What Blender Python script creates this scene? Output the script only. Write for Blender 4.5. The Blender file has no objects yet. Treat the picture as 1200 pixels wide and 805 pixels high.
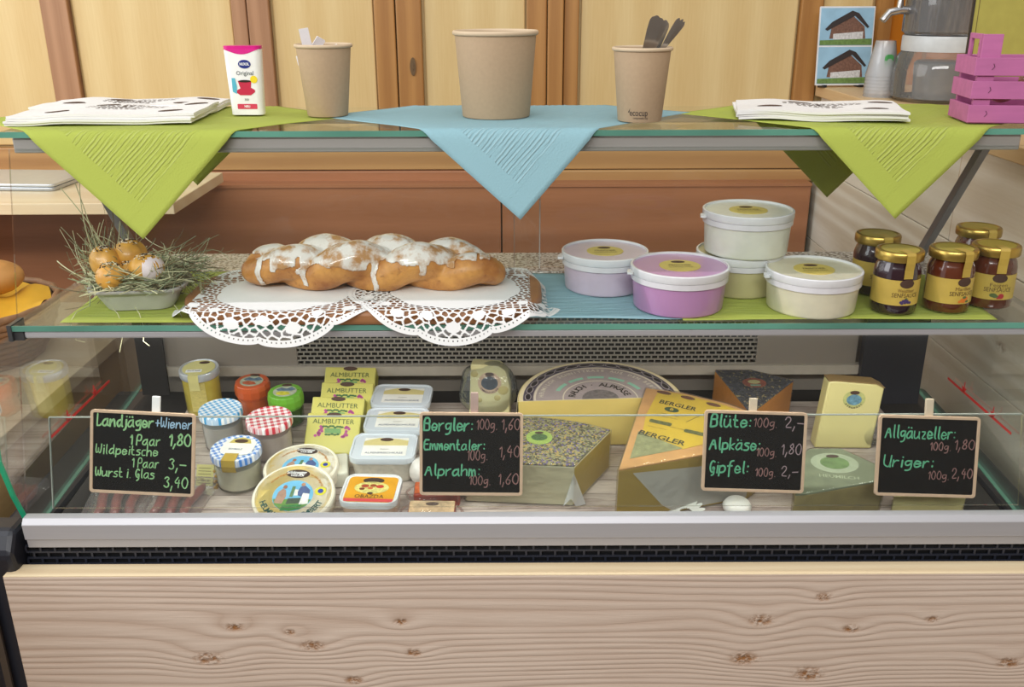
import bpy, bmesh, math, random
from math import sin, cos, tan, atan, atan2, pi, radians as R, sqrt, exp
from mathutils import Vector, Matrix, Euler, noise
random.seed(7)
scene = bpy.context.scene
COL = scene.collection

# ---------------------------------------------------------------- camera
CZ = 1.55
F_PX = 1100.0
PITCH = R(20.5)
ROLL = R(-0.2)
cam_d = bpy.data.cameras.new('camera'); cam = bpy.data.objects.new('camera', cam_d); COL.objects.link(cam)
cam_d.sensor_width = 36.0; cam_d.lens = F_PX / 1200.0 * 36.0; cam_d.clip_start = 0.05
CAM_M = Matrix.Translation((0, 0, CZ)) @ Matrix.Rotation(R(90) - PITCH, 4, 'X') @ Matrix.Rotation(ROLL, 4, 'Z')
cam.matrix_world = CAM_M
scene.camera = cam

# ---------------------------------------------------------------- world, lights, exposure
world = bpy.data.worlds.new('room_daylight'); scene.world = world; world.use_nodes = True
bg = world.node_tree.nodes['Background']
bg.inputs[0].default_value = (0.95, 0.97, 1.0, 1); bg.inputs[1].default_value = 0.58
def area(name, loc, target, size, energy, color=(1, 1, 1), sy=None):
    d = bpy.data.lights.new(name, 'AREA'); d.energy = energy; d.size = size; d.color = color
    d.shape = 'RECTANGLE'; d.size_y = sy or size
    o = bpy.data.objects.new(name, d); COL.objects.link(o)
    o.matrix_world = Matrix.Translation(loc) @ (Vector(target) - Vector(loc)).to_track_quat('-Z', 'Y').to_matrix().to_4x4()
    return o
area('window_light_left', (-2.6, 0.6, 2.2), (-0.1, 1.5, 1.0), 1.6, 32, (0.96, 0.98, 1.0))
area('window_light_left_rear', (-2.3, 2.0, 2.1), (-0.4, 2.6, 1.5), 1.0, 5, (1.0, 0.99, 0.96))
area('window_light_front', (-0.5, -1.5, 2.92), (0.0, 1.5, 0.95), 3.2, 74, (1.0, 0.99, 0.97), sy=0.4)
area('ceiling_light', (0.2, 1.2, 3.1), (0.1, 1.6, 1.0), 1.6, 10, (1.0, 0.96, 0.9))
# fill light added under the middle shelf's front rail to brighten the chilled deck
area('added_deck_fill', (0.03, 1.246, CZ - 0.4475), (0.03, 1.36, CZ - 0.74), 1.34, 2.3, (1.0, 0.97, 0.92), sy=0.02)
scene.view_settings.view_transform = 'Standard'
scene.view_settings.look = 'None'
scene.view_settings.gamma = 1.0
scene.view_settings.use_curve_mapping = False
scene.view_settings.exposure = 0.0
scene.cycles.max_bounces = 10
scene.cycles.transparent_max_bounces = 24

# ---------------------------------------------------------------- helpers: coordinates
def ray(px, py):
    v = Vector(((px - 600) / F_PX, (402.5 - py) / F_PX, -1.0))
    return (CAM_M.to_3x3() @ v)
def onH(px, py, H):
    """point on the horizontal plane H metres below eye level"""
    d = ray(px, py); t = -H / d.z
    return Vector((d.x * t, d.y * t, CZ - H))
def onY(px, py, Y):
    d = ray(px, py); t = Y / d.y
    return Vector((d.x * t, Y, CZ + d.z * t))
DECK_S = 0.10; DECK_A = atan(DECK_S)
DECK_N = Vector((0, -sin(DECK_A), cos(DECK_A)))
DECK_P = Vector((0, 1.2, CZ - 0.755))
def onD(px, py, h=0.0):
    """foot on the sloping deck of a point seen h above it"""
    d = ray(px, py); o = Vector((0, 0, CZ)); P = DECK_P + DECK_N * h
    t = (P - o).dot(DECK_N) / d.dot(DECK_N)
    return o + d * t - DECK_N * h
def deckz(Y): return CZ - 0.755 + (Y - 1.2) * DECK_S
GS = 0.28                                     # slant of the front glass
def glassY(H): return 1.168 + (0.70 - H) * GS

# ---------------------------------------------------------------- helpers: materials
def L(c):
    if isinstance(c, str):
        c = [int(c[i:i + 2], 16) / 255 for i in (0, 2, 4)]
    return tuple((x / 12.92 if x <= 0.04045 else ((x + 0.055) / 1.055) ** 2.4) for x in c) + (1,)
class NT:
    def __init__(s, name):
        s.m = bpy.data.materials.new(name); s.m.use_nodes = True; s.t = s.m.node_tree
        s.b = s.t.nodes['Principled BSDF']; s.out = s.t.nodes['Material Output']
    def n(s, ty, **k):
        x = s.t.nodes.new(ty)
        for a, v in k.items(): setattr(x, a, v)
        return x
    def l(s, a, b): s.t.links.new(a, b)
    def math(s, op, a, b=None, c=None):
        x = s.n('ShaderNodeMath', operation=op)
        for i, v in enumerate((a, b, c)):
            if v is None: continue
            if isinstance(v, (int, float)): x.inputs[i].default_value = v
            else: s.l(v, x.inputs[i])
        return x.outputs[0]
    def mix(s, f, a, b):
        x = s.n('ShaderNodeMix', data_type='RGBA')
        for i, v in ((0, f), (6, a), (7, b)):
            if isinstance(v, (int, float)): x.inputs[i].default_value = v
            elif isinstance(v, tuple): x.inputs[i].default_value = v
            else: s.l(v, x.inputs[i])
        return x.outputs[2]
    def obj(s, scale=(1, 1, 1), loc=(0, 0, 0), uv=False):
        tc = s.n('ShaderNodeTexCoord'); mp = s.n('ShaderNodeMapping')
        mp.inputs['Scale'].default_value = scale; mp.inputs['Location'].default_value = loc
        s.l(tc.outputs['UV' if uv else 'Object'], mp.inputs[0]); return mp.outputs[0]
    def bump(s, h, st=0.3, d=0.001):
        b = s.n('ShaderNodeBump'); b.inputs['Strength'].default_value = st; b.inputs['Distance'].default_value = d
        s.l(h, b.inputs['Height']); s.l(b.outputs[0], s.b.inputs['Normal'])
    def noise(s, v, scale, detail=3, rough=0.5):
        x = s.n('ShaderNodeTexNoise'); x.inputs['Scale'].default_value = scale; x.inputs['Detail'].default_value = detail
        x.inputs['Roughness'].default_value = rough; s.l(v, x.inputs['Vector']); return x.outputs['Fac']
    def ramp(s, f, lo, hi):
        x = s.n('ShaderNodeMapRange'); x.inputs[1].default_value = lo; x.inputs[2].default_value = hi; s.l(f, x.inputs[0]); return x.outputs[0]
MC = {}
def pm(name, col, rough=0.5, metal=0.0, var=0.06, scale=60, bump=0.0, coat=0.0, sub=0.0, trans=0.0, stretch=(1, 1, 1), spec=0.5):
    """plain procedural material: a colour broken up by a little noise"""
    if name in MC: return MC[name]
    k = NT(name); c = L(col)
    f = k.noise(k.obj(stretch), scale, 4)
    lo = tuple(max(0, x * (1 - 2 * var)) for x in c[:3]) + (1,); hi = tuple(min(1, x * (1 + 2 * var)) for x in c[:3]) + (1,)
    k.l(k.mix(f, lo, hi), k.b.inputs['Base Color'])
    k.b.inputs['Roughness'].default_value = rough; k.b.inputs['Metallic'].default_value = metal
    k.b.inputs['Coat Weight'].default_value = coat; k.b.inputs['Coat Roughness'].default_value = 0.15
    k.b.inputs['Specular IOR Level'].default_value = spec
    if sub: k.b.inputs['Subsurface Weight'].default_value = sub; k.b.inputs['Subsurface Radius'].default_value = (0.01, 0.008, 0.005)
    if trans: k.b.inputs['Transmission Weight'].default_value = trans
    if bump: k.bump(f, bump, 0.001)
    MC[name] = k.m; return k.m
def film(name, col=(1, 1, 1), opac=0.06, rough=0.03, spec=1.0, wr=0.0, gl=1.0):
    """thin clear sheet: see-through with a real fresnel reflection"""
    if name in MC: return MC[name]
    k = NT(name); tr = k.n('ShaderNodeBsdfTransparent'); gl_ = k.n('ShaderNodeBsdfGlossy'); df = k.n('ShaderNodeBsdfDiffuse')
    tr.inputs[0].default_value = tuple(1 - (1 - x) * 0.35 for x in col) + (1,); df.inputs[0].default_value = tuple(col) + (1,)
    gl_.inputs['Roughness'].default_value = rough
    fr = k.n('ShaderNodeFresnel'); fr.inputs[0].default_value = 1.45
    if wr:
        b = k.n('ShaderNodeBump'); b.inputs['Strength'].default_value = wr; b.inputs['Distance'].default_value = 0.004
        k.l(k.noise(k.obj(), 55, 3), b.inputs['Height']); k.l(b.outputs[0], gl_.inputs['Normal']); k.l(b.outputs[0], fr.inputs['Normal'])
    m1 = k.n('ShaderNodeMixShader'); m1.inputs[0].default_value = opac; k.l(tr.outputs[0], m1.inputs[1]); k.l(df.outputs[0], m1.inputs[2])
    m2 = k.n('ShaderNodeMixShader'); k.l(k.math('MULTIPLY', fr.outputs[0], gl), m2.inputs[0]); k.l(m1.outputs[0], m2.inputs[1]); k.l(gl_.outputs[0], m2.inputs[2])
    k.l(m2.outputs[0], k.out.inputs[0]); MC[name] = k.m; return k.m
def wood(name, c1, c2, axis='z', ring=26, dist=3.0, rough=0.5, bump=0.15, knots=(), kcol='6a4020', fine=1.0, plane='xz', contrast=0.6, pw=1.6):
    """grain running along an axis, bent round real knots"""
    if name in MC: return MC[name]
    k = NT(name)
    ai = 'xyz'.index(axis)
    sc = [1.0, 1.0, 1.0]; sc[ai] = 0.10
    v = k.obj(tuple(sc))
    tc = k.n('ShaderNodeTexCoord'); sep = k.n('ShaderNodeSeparateXYZ'); k.l(v, sep.inputs[0])
    oth = [i for i in range(3) if i != ai]
    big = k.noise(v, 3.0, 3)
    s = k.math('ADD', sep.outputs[oth[0]], k.math('MULTIPLY', sep.outputs[oth[1]], 0.9))
    s = k.math('ADD', s, k.math('MULTIPLY', big, 0.07 * dist))
    kd = None
    for (a, b, rad) in knots:
        cpt = [0, 0, 0]; cpt['xyz'.index(plane[0])] = a; cpt['xyz'.index(plane[1])] = b
        w = [1, 1, 1]; w[[i for i in range(3) if 'xyz'[i] not in plane][0]] = 0
        ml = k.n('ShaderNodeVectorMath', operation='MULTIPLY'); k.l(tc.outputs['Object'], ml.inputs[0]); 
        w2 = list(w); w2[ai] = w2[ai] * 0.55; ml.inputs[1].default_value = w2
        dn = k.n('ShaderNodeVectorMath', operation='DISTANCE'); k.l(ml.outputs[0], dn.inputs[0]); dn.inputs[1].default_value = [cpt[i] * w2[i] for i in range(3)]
        q = k.math('DIVIDE', dn.outputs['Value'], rad)
        e = k.math('EXPONENT', k.math('MULTIPLY', k.math('POWER', k.math('MULTIPLY', q, 0.42), 2.0), -1.0))
        s = k.math('ADD', s, k.math('MULTIPLY', e, rad * 1.1))
        e2 = k.math('EXPONENT', k.math('MULTIPLY', k.math('POWER', k.math('MULTIPLY', q, 1.3), 3.0), -1.0))
        kd = e2 if kd is None else k.math('MAXIMUM', kd, e2)
    w = k.math('SINE', k.math('MULTIPLY', s, ring * 6.283))
    w = k.math('POWER', k.math('ADD', k.math('MULTIPLY', w, 0.5), 0.5), pw)
    sc2 = [60.0 * fine] * 3; sc2[ai] = 2.2
    fn = k.noise(k.obj(tuple(sc2)), 4.0, 4, 0.6)
    f = k.math('ADD', k.math('MULTIPLY', w, contrast), k.math('MULTIPLY', fn, 1 - contrast))
    patch = k.noise(k.obj(), 2.3, 3)
    f = k.math('ADD', f, k.math('MULTIPLY', k.math('SUBTRACT', patch, 0.5), 0.5))
    c = k.mix(f, L(c1), L(c2))
    if kd is not None:
        rag = k.math('MULTIPLY', kd, k.ramp(k.noise(k.obj(), 160, 3), 0.35, 0.62))
        c = k.mix(rag, c, L(kcol)); f = k.math('SUBTRACT', f, k.math('MULTIPLY', rag, 1.4))
    k.l(c, k.b.inputs['Base Color']); k.b.inputs['Roughness'].default_value = rough
    if bump: k.bump(f, bump, 0.002)
    MC[name] = k.m; return k.m

# ---------------------------------------------------------------- helpers: meshes
class MB:
    def __init__(s): s.v = []; s.f = []; s.mi = []; s.i = 0; s.uv = None
    def add(s, vs, fs, M=None):
        o = len(s.v)
        s.v += [tuple(M @ Vector(p)) if M is not None else tuple(p) for p in vs]
        for f in fs: s.f.append([o + a for a in f]); s.mi.append(s.i)
        return s
    def box(s, x0, x1, y0, y1, z0, z1, M=None):
        vs = [(x, y, z) for z in (z0, z1) for y in (y0, y1) for x in (x0, x1)]
        return s.add(vs, [(0, 2, 3, 1), (4, 5, 7, 6), (0, 1, 5, 4), (2, 6, 7, 3), (0, 4, 6, 2), (1, 3, 7, 5)], M)
    def cbox(s, c, d, M=None):
        return s.box(c[0] - d[0] / 2, c[0] + d[0] / 2, c[1] - d[1] / 2, c[1] + d[1] / 2, c[2] - d[2] / 2, c[2] + d[2] / 2, M)
    def lathe(s, prof, n=36, M=None, fn=None):
        vs = []; fs = []
        for j, (r, z) in enumerate(prof):
            for i in range(n):
                a = 2 * pi * i / n; rr = r * (fn(a) if fn else 1)
                vs.append((rr * cos(a), rr * sin(a), z))
        for j in range(len(prof) - 1):
            for i in range(n):
                a = j * n + i; b = j * n + (i + 1) % n
                fs.append((a, b, b + n, a + n))
        if prof[0][0] > 1e-6: fs.append(tuple(range(n - 1, -1, -1)))
        if prof[-1][0] > 1e-6: fs.append(tuple((len(prof) - 1) * n + i for i in range(n)))
        return s.add(vs, fs, M)
    def tube(s, pts, rad, n=8, M=None, flat=1.0, cap=True):
        pts = [Vector(p) for p in pts]; m = len(pts)
        if isinstance(rad, (int, float)): rad = [rad] * m
        vs = []; fs = []; prev = None
        for j, p in enumerate(pts):
            d = (pts[min(j + 1, m - 1)] - pts[max(j - 1, 0)]).normalized()
            if prev is None:
                prev = d.orthogonal().normalized()
            u = (prev - d * prev.dot(d)); u = u.normalized() if u.length > 1e-6 else d.orthogonal().normalized()
            prev = u; w = d.cross(u)
            for i in range(n):
                a = 2 * pi * i / n
                vs.append(p + (u * cos(a) + w * sin(a) * flat) * rad[j])
        for j in range(m - 1):
            for i in range(n):
                a = j * n + i; b = j * n + (i + 1) % n
                fs.append((a, b, b + n, a + n))
        if cap: fs.append(tuple(range(n - 1, -1, -1))); fs.append(tuple((m - 1) * n + i for i in range(n)))
        return s.add(vs, fs, M)
    def prism(s, out, z0, z1, M=None):
        n = len(out)
        area_ = sum(out[i][0] * out[(i + 1) % n][1] - out[(i + 1) % n][0] * out[i][1] for i in range(n))
        if area_ < 0: out = out[::-1]
        vs = [(x, y, z0) for x, y in out] + [(x, y, z1) for x, y in out]
        fs = [tuple(range(n - 1, -1, -1)), tuple(range(n, 2 * n))] + [(i, (i + 1) % n, n + (i + 1) % n, n + i) for i in range(n)]
        return s.add(vs, fs, M)
    def sphere(s, c, r, n=12, m=8, M=None):
        if isinstance(r, (int, float)): r = (r, r, r)
        T = Matrix.Translation(c) @ Matrix.Diagonal((r[0], r[1], r[2], 1))
        if M is not None: T = M @ T
        return s.lathe([(max(1e-7, sin(pi * j / m)), -cos(pi * j / m)) for j in range(m + 1)], n, T)
    def map(s, fn): s.v = [tuple(fn(Vector(p))) for p in s.v]; return s
    def wrap(s, r):
        """bend a flat XZ piece (facing -Y) round a vertical cylinder of radius r (y = height off it)"""
        return s.map(lambda p: ((r - p.y) * sin(p.x / r), -(r - p.y) * cos(p.x / r), p.z))
def mesh_of(mb, name, mats):
    me = bpy.data.meshes.new(name); me.from_pydata(mb.v, [], mb.f)
    for m in (mats if isinstance(mats, (list, tuple)) else [mats]): me.materials.append(m)
    if isinstance(mats, (list, tuple)) and len(mats) > 1:
        me.polygons.foreach_set('material_index', mb.mi)
    if mb.uv:
        u = me.uv_layers.new(name='UV')
        for lp in me.loops: u.data[lp.index].uv = mb.uv[lp.vertex_index]
    me.update(); return me
def fix(me):
    b = bmesh.new(); b.from_mesh(me); bmesh.ops.recalc_face_normals(b, faces=b.faces); b.to_mesh(me); b.free()
def part(name, mb, mats, parent=None, smooth=False, bevel=0, kind=None, label=None, M=None, seg=2, recalc=True, angle=40):
    me = mesh_of(mb, name, mats)
    if recalc: fix(me)
    if smooth:
        me.polygons.foreach_set('use_smooth', [True] * len(me.polygons))
        if smooth != 'all': me.set_sharp_from_angle(angle=R(angle))
    o = bpy.data.objects.new(name, me); COL.objects.link(o)
    if parent: o.parent = parent
    if M is not None: o.matrix_local = M
    if bevel:
        b = o.modifiers.new('bevel', 'BEVEL'); b.width = bevel; b.segments = seg; b.limit_method = 'ANGLE'; b.angle_limit = R(35)
    if kind: o['kind'] = kind
    if label: o['label'] = label
    return o
def tag(o, label, cat, group=None):
    o['label'] = label; o['category'] = cat
    if group: o['group'] = group
    return o
def thing(name, label, cat, M=None, group=None):
    o = bpy.data.objects.new(name, None); COL.objects.link(o); o.empty_display_size = 0.02
    if M is not None: o.matrix_world = M
    return tag(o, label, cat, group)
def copy_tree(o, M=None, parent=None):
    c = o.copy(); COL.objects.link(c)
    if parent: c.parent = parent
    for ch in list(o.children): copy_tree(ch, None, c)
    if M is not None: c.matrix_world = M
    return c
def T(x, y=None, z=None, rz=0, rx=0, ry=0, s=1):
    if y is None: x, y, z = x
    return Matrix.Translation((x, y, z)) @ Euler((R(rx), R(ry), R(rz))).to_matrix().to_4x4() @ Matrix.Scale(s, 4)
def deckM(px, py, h=0.0, rz=0, rx=0, ry=0, lift=0.001):
    p = onD(px, py, h) + DECK_N * lift
    return Matrix.Translation(p) @ Matrix.Rotation(DECK_A, 4, 'X') @ Euler((R(rx), R(ry), R(rz))).to_matrix().to_4x4()
# printed lettering, flat in XY, centred
_tc = {}
def flat_eval(ob):
    """evaluate one temporary object in a scratch scene (keeps the main scene out of it)"""
    sc = bpy.data.scenes.new('scratch'); sc.collection.objects.link(ob); vl = sc.view_layers[0]; vl.update()
    dg = vl.depsgraph; dg.update(); me = bpy.data.meshes.new_from_object(ob.evaluated_get(dg))
    bpy.data.scenes.remove(sc); return me
def text_mb(txt, size, bold=0.0, space=1.0, ext=0.0, width=None):
    key = (txt, bold, space)
    if key not in _tc:
        cu = bpy.data.curves.new('t', 'FONT'); cu.body = txt; cu.size = 1.0; cu.resolution_u = 2
        cu.align_x = 'CENTER'; cu.align_y = 'CENTER'; cu.offset = bold; cu.space_character = space
        ob = bpy.data.objects.new('t', cu); me = flat_eval(ob)
        _tc[key] = ([tuple(v.co) for v in me.vertices], [tuple(p.vertices) for p in me.polygons])
        bpy.data.objects.remove(ob); bpy.data.curves.remove(cu); bpy.data.meshes.remove(me)
    v, f = _tc[key]
    sx = size
    if width:
        w = max(p[0] for p in v) - min(p[0] for p in v); sx = width / w
    m = MB(); m.add([(p[0] * sx, p[1] * size, ext) for p in v], f); return m
def arc_text(txt, r, a0, a1, size, inside=False):
    """letters one by one along an arc; inside=True reads along the bottom of the circle"""
    m = MB(); n = len(txt)
    for i, ch in enumerate(txt):
        if ch == ' ': continue
        a = R(a0 + (a1 - a0) * (i / max(1, n - 1)))
        t = text_mb(ch, size, 0.02)
        M = Matrix.Translation((r * cos(a), r * sin(a), 0)) @ Matrix.Rotation(a - pi / 2 + (pi if inside else 0), 4, 'Z')
        m.add(t.v, t.f, M)
    return m
def ell(a, b, n=28, cx=0, cy=0):
    return [(cx + a * cos(2 * pi * i / n), cy + b * sin(2 * pi * i / n)) for i in range(n)]
def rrect(w, h, r, n=5, cx=0, cy=0):
    o = []
    for (sx, sy, a0) in ((1, 1, 0), (-1, 1, 90), (-1, -1, 180), (1, -1, 270)):
        for i in range(n + 1):
            a = R(a0 + 90 * i / n); o.append((cx + sx * (w / 2 - r) + r * cos(a), cy + sy * (h / 2 - r) + r * sin(a)))
    return o
XZ = Matrix(((1, 0, 0, 0), (0, 0, 1, 0), (0, 1, 0, 0), (0, 0, 0, 1)))    # flat XY piece stood up; its +z (thickness) becomes +y
XZF = Matrix(((1, 0, 0, 0), (0, 0, -1, 0), (0, 1, 0, 0), (0, 0, 0, 1)))  # stood up, thickness towards -y (the viewer)
# chalk handwriting: single-stroke glyphs
GL = {'A': "02 39 62;15 55", 'B': "02 09 49 57 46 06;46 55 53 42 02", 'E': "59 09 02 52;06 46", 'G': "58 39 17 14 32 53 55 35 53 51 30",
 'L': "19 12 22 52 53", 'P': "02 09 49 58 56 45 05", 'U': "09 04 22 42 54 59;54 52", 'W': "09 04 12 34 37 34 52 64 69",
 'a': "56 26 04 03 12 32 54;56 53 62", 'c': "46 16 04 12 42", 'd': "56 26 04 12 32 54;59 53 62", 'e': "04 54 55 36 16 04 12 32 53",
 'f': "59 39 28 22 20;06 46", 'g': "56 26 05 13 33 55;56 51 30 10", 'h': "09 02;04 26 46 55 52", 'i': "16 12;18 18", 'j': "26 21 00;28 28",
 'k': "09 02;46 04 42", 'l': "19 13 22", 'm': "06 02;04 16 26 32;34 46 56 62", 'n': "06 02;04 26 46 52", 'o': "26 04 12 32 54 46 26",
 'p': "06 00;05 26 46 55 53 32 02", 'r': "06 02;04 26 46", 's': "46 16 05 44 43 32 02", 't': "19 13 22 42;06 36", 'u': "06 03 12 32 54;56 53 62",
 'z': "06 46 02 42", '0': "29 07 04 22 42 54 57 39 29", '1': "07 29 22", '2': "07 19 39 48 46 02 52", '3': "08 29 48 37 26 45 43 22 03",
 '4': "39 05 55;47 42", '6': "49 16 04 12 32 44 35 05", '8': "29 07 45 43 22 03 15 47 39 29", ',': "13 00", '.': "12 12", ':': "13 13;16 16",
 '+': "05 45;27 23", '-': "05 55"}
for a, b in (('ä', 'a'), ('ö', 'o'), ('ü', 'u')): GL[a] = GL[b] + ";18 18;48 48"
def chalk(txt, x, y, w, h, th, mb, slant=0.12, rise=0.0):
    strokes = []; cx = 0.0
    for ch in txt:
        if ch == ' ': cx += 3.5; continue
        g = [[(int(p[0]), int(p[1])) for p in st.split()] for st in GL[ch].split(';')]
        for st in g: strokes.append([(cx + a + slant * b + random.uniform(-.2, .2), b + random.uniform(-.25, .25)) for a, b in st])
        cx += max(a for st in g for a, b in st) + 2.0
    k = w / (cx - 2.0); q = h / 7.0
    for st in strokes:
        pts = [(x + a * k, y + (b - 2) * q + rise * a * k) for a, b in st]
        if len(pts) > 2:                                 # round the corners once
            q2 = [pts[0]]
            for i in range(1, len(pts) - 1):
                p0, p1, p2 = pts[i - 1], pts[i], pts[i + 1]
                q2 += [((p0[0] + 3 * p1[0]) / 4, (p0[1] + 3 * p1[1]) / 4), ((p2[0] + 3 * p1[0]) / 4, (p2[1] + 3 * p1[1]) / 4)]
            pts = q2 + [pts[-1]]
        t = th / 2 * random.uniform(.85, 1.15)
        for i, (a, b) in enumerate(pts):
            mb.add([(a + t * cos(j * pi / 3), b + t * sin(j * pi / 3), 0) for j in range(6)], [tuple(range(6))])
            if i:
                c, d = pts[i - 1]; dx, dy = a - c, b - d; l = sqrt(dx * dx + dy * dy)
                if l < 1e-6: continue
                nx, ny = -dy / l * t, dx / l * t
                mb.add([(c + nx, d + ny, 0.00001), (c - nx, d - ny, 0.00001), (a - nx, b - ny, 0.00001), (a + nx, b + ny, 0.00001)], [(0, 1, 2, 3)])

# ================================================================ materials
W_CREAM = wood('cream_spruce_panel', 'cfae72', 'e4cc96', 'z', 9, 2.2, 0.45, 0.05, contrast=0.35)
W_ORANGE = wood('honey_brown_frame_wood', '9c6a36', 'bd8a4e', 'z', 22, 2.0, 0.4, 0.06, contrast=0.5)
W_ORANGE_X = wood('honey_brown_rail_wood', 'a8794a', 'c79a62', 'x', 22, 2.0, 0.4, 0.06, contrast=0.5)
W_PINK = wood('pinkish_brown_frame_wood', '9a6e4c', 'b98c68', 'z', 22, 2.0, 0.45, 0.06, contrast=0.5)
W_BROWN = wood('red_brown_laminate', '98603e', 'b87a54', 'x', 12, 3.0, 0.4, 0.03, contrast=0.35)
W_LIGHT = wood('light_beech_worktop', 'd8bd94', 'eedfc0', 'x', 9, 2.0, 0.35, 0.02, contrast=0.3)
W_LIGHT_Y = wood('light_beech_counter', 'd2ae7c', 'e6cba0', 'y', 9, 2.0, 0.4, 0.02, contrast=0.3)
W_DOOR = pm('orange_varnished_wood', 'c8791c', 0.35, var=0.08, scale=5, stretch=(8, 8, 0.6))
ALU = pm('brushed_aluminium', 'b9b8bc', 0.42, 0.35, var=0.02, scale=40, stretch=(0.2, 8, 8))
ALU_D = pm('dull_aluminium', 'a09d98', 0.5, 0.3, var=0.03, scale=40, stretch=(0.2, 8, 8))
STEEL = pm('polished_steel', 'c4c4c6', 0.2, 0.95, var=0.02)
BLACK = pm('black_plastic', '17181c', 0.45, var=0.1)
DARK = pm('dark_interior', '211d1c', 0.7, var=0.1)
GREYP = pm('grey_beige_liner', '8a8178', 0.55, var=0.04, scale=8)
GLASS = film('clear_glass', (0.955, 1.0, 0.985), 0.003, 0.01, gl=0.42)
GEDGE = pm('green_glass_edge', '5d9482', 0.15, var=0.35, scale=5, stretch=(1, 1, 1), coat=0.5)
GEDGE_L = pm('bright_green_glass_edge', '1fa67a', 0.2, var=0.1, scale=14, coat=0.5)
NAP_G = None

def granite():
    k = NT('speckled_granite'); v = k.n('ShaderNodeTexVoronoi'); v.inputs['Scale'].default_value = 260; k.l(k.obj(), v.inputs['Vector'])
    f = k.noise(k.obj(), 190, 3)
    c = k.mix(k.ramp(f, 0.4, 0.6), L('a4948c'), L('dcd5d1')); c = k.mix(k.ramp(v.outputs['Color'], 0.62, 0.7), c, L('6f6058'))
    k.l(c, k.b.inputs['Base Color']); k.b.inputs['Roughness'].default_value = 0.25; return k.m
GRANITE = granite()
def napkin_mat(name, col, col2):
    k = NT(name); uv = k.obj(uv=True); sep = k.n('ShaderNodeSeparateXYZ'); k.l(uv, sep.inputs[0])
    u, v = sep.outputs[0], sep.outputs[1]
    def band(x, lo, hi): return k.math('MULTIPLY', k.math('GREATER_THAN', x, lo), k.math('LESS_THAN', x, hi))
    # embossed linen stripes in a field near one edge pair, plain elsewhere
    st = k.math('SINE', k.math('MULTIPLY', k.math('ADD', v, k.math('MULTIPLY', k.noise(uv, 25, 2), 0.004)), 2 * pi * 190))
    brk = k.ramp(k.noise(k.obj((5, 70, 1), uv=True), 3.0, 2), 0.42, 0.5)
    reg = k.math('MULTIPLY', band(u, -0.165, 0.165), band(v, -0.165, 0.165))
    h = k.math('MULTIPLY', k.math('MULTIPLY', st, brk), reg)
    fr = k.math('ADD', band(u, 0.168, 0.171), band(v, -0.171, -0.168))
    fr = k.math('ADD', fr, k.math('MULTIPLY', k.noise(uv, 420, 2), 0.9))
    h2 = k.math('ADD', h, fr)
    c = k.mix(k.ramp(h, 0.1, 1.6), L(col), L(col2)); k.l(c, k.b.inputs['Base Color'])
    k.b.inputs['Roughness'].default_value = 0.85; k.bump(h2, 0.8, 0.0008)
    # thin tissue lets some light through
    t = k.n('ShaderNodeBsdfTranslucent'); t.inputs[0].default_value = L(col); ms = k.n('ShaderNodeMixShader'); ms.inputs[0].default_value = 0.25
    k.l(k.b.outputs[0], ms.inputs[1]); k.l(t.outputs[0], ms.inputs[2]); k.l(ms.outputs[0], k.out.inputs[0]); return k.m
NAP_G = napkin_mat('lime_green_tissue', 'bdc95a', 'd0da82')
NAP_B = napkin_mat('light_blue_tissue', '9fc8d2', 'b9dbe2')
def gingham(name, col, n=170):
    k = NT(name); s = k.n('ShaderNodeSeparateXYZ'); k.l(k.obj(), s.inputs[0])
    a = k.math('GREATER_THAN', k.math('SINE', k.math('MULTIPLY', s.outputs[0], 2 * pi * n)), 0)
    b = k.math('GREATER_THAN', k.math('SINE', k.math('MULTIPLY', s.outputs[1], 2 * pi * n)), 0)
    f = k.math('MULTIPLY', k.math('ADD', a, b), 0.5)
    k.l(k.mix(f, L('f2f2f2'), L(col)), k.b.inputs['Base Color']); k.b.inputs['Roughness'].default_value = 0.3; k.b.inputs['Coat Weight'].default_value = 0.4
    return k.m
def marble_mat():
    k = NT('weathered_wood_print_paper'); v = k.obj((0.7, 3.2, 1))
    f = k.noise(v, 9, 5, 0.65); g = k.noise(k.obj((1, 9, 1)), 12, 4, 0.7)
    s = k.n('ShaderNodeSeparateXYZ'); k.l(k.obj(), s.inputs[0])
    ln = k.math('GREATER_THAN', k.math('SINE', k.math('MULTIPLY', k.math('ADD', s.outputs[1], k.math('MULTIPLY', f, 0.015)), 2 * pi * 26)), 0.985)
    c = k.mix(k.ramp(f, 0.35, 0.65), L('93837c'), L('cdbfb4')); c = k.mix(k.ramp(g, 0.55, 0.8), c, L('6c5850')); c = k.mix(k.math('MULTIPLY', ln, 0.6), c, L('54433c'))
    k.l(c, k.b.inputs['Base Color']); k.b.inputs['Roughness'].default_value = 0.45; return k.m
MATP = marble_mat()

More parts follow.
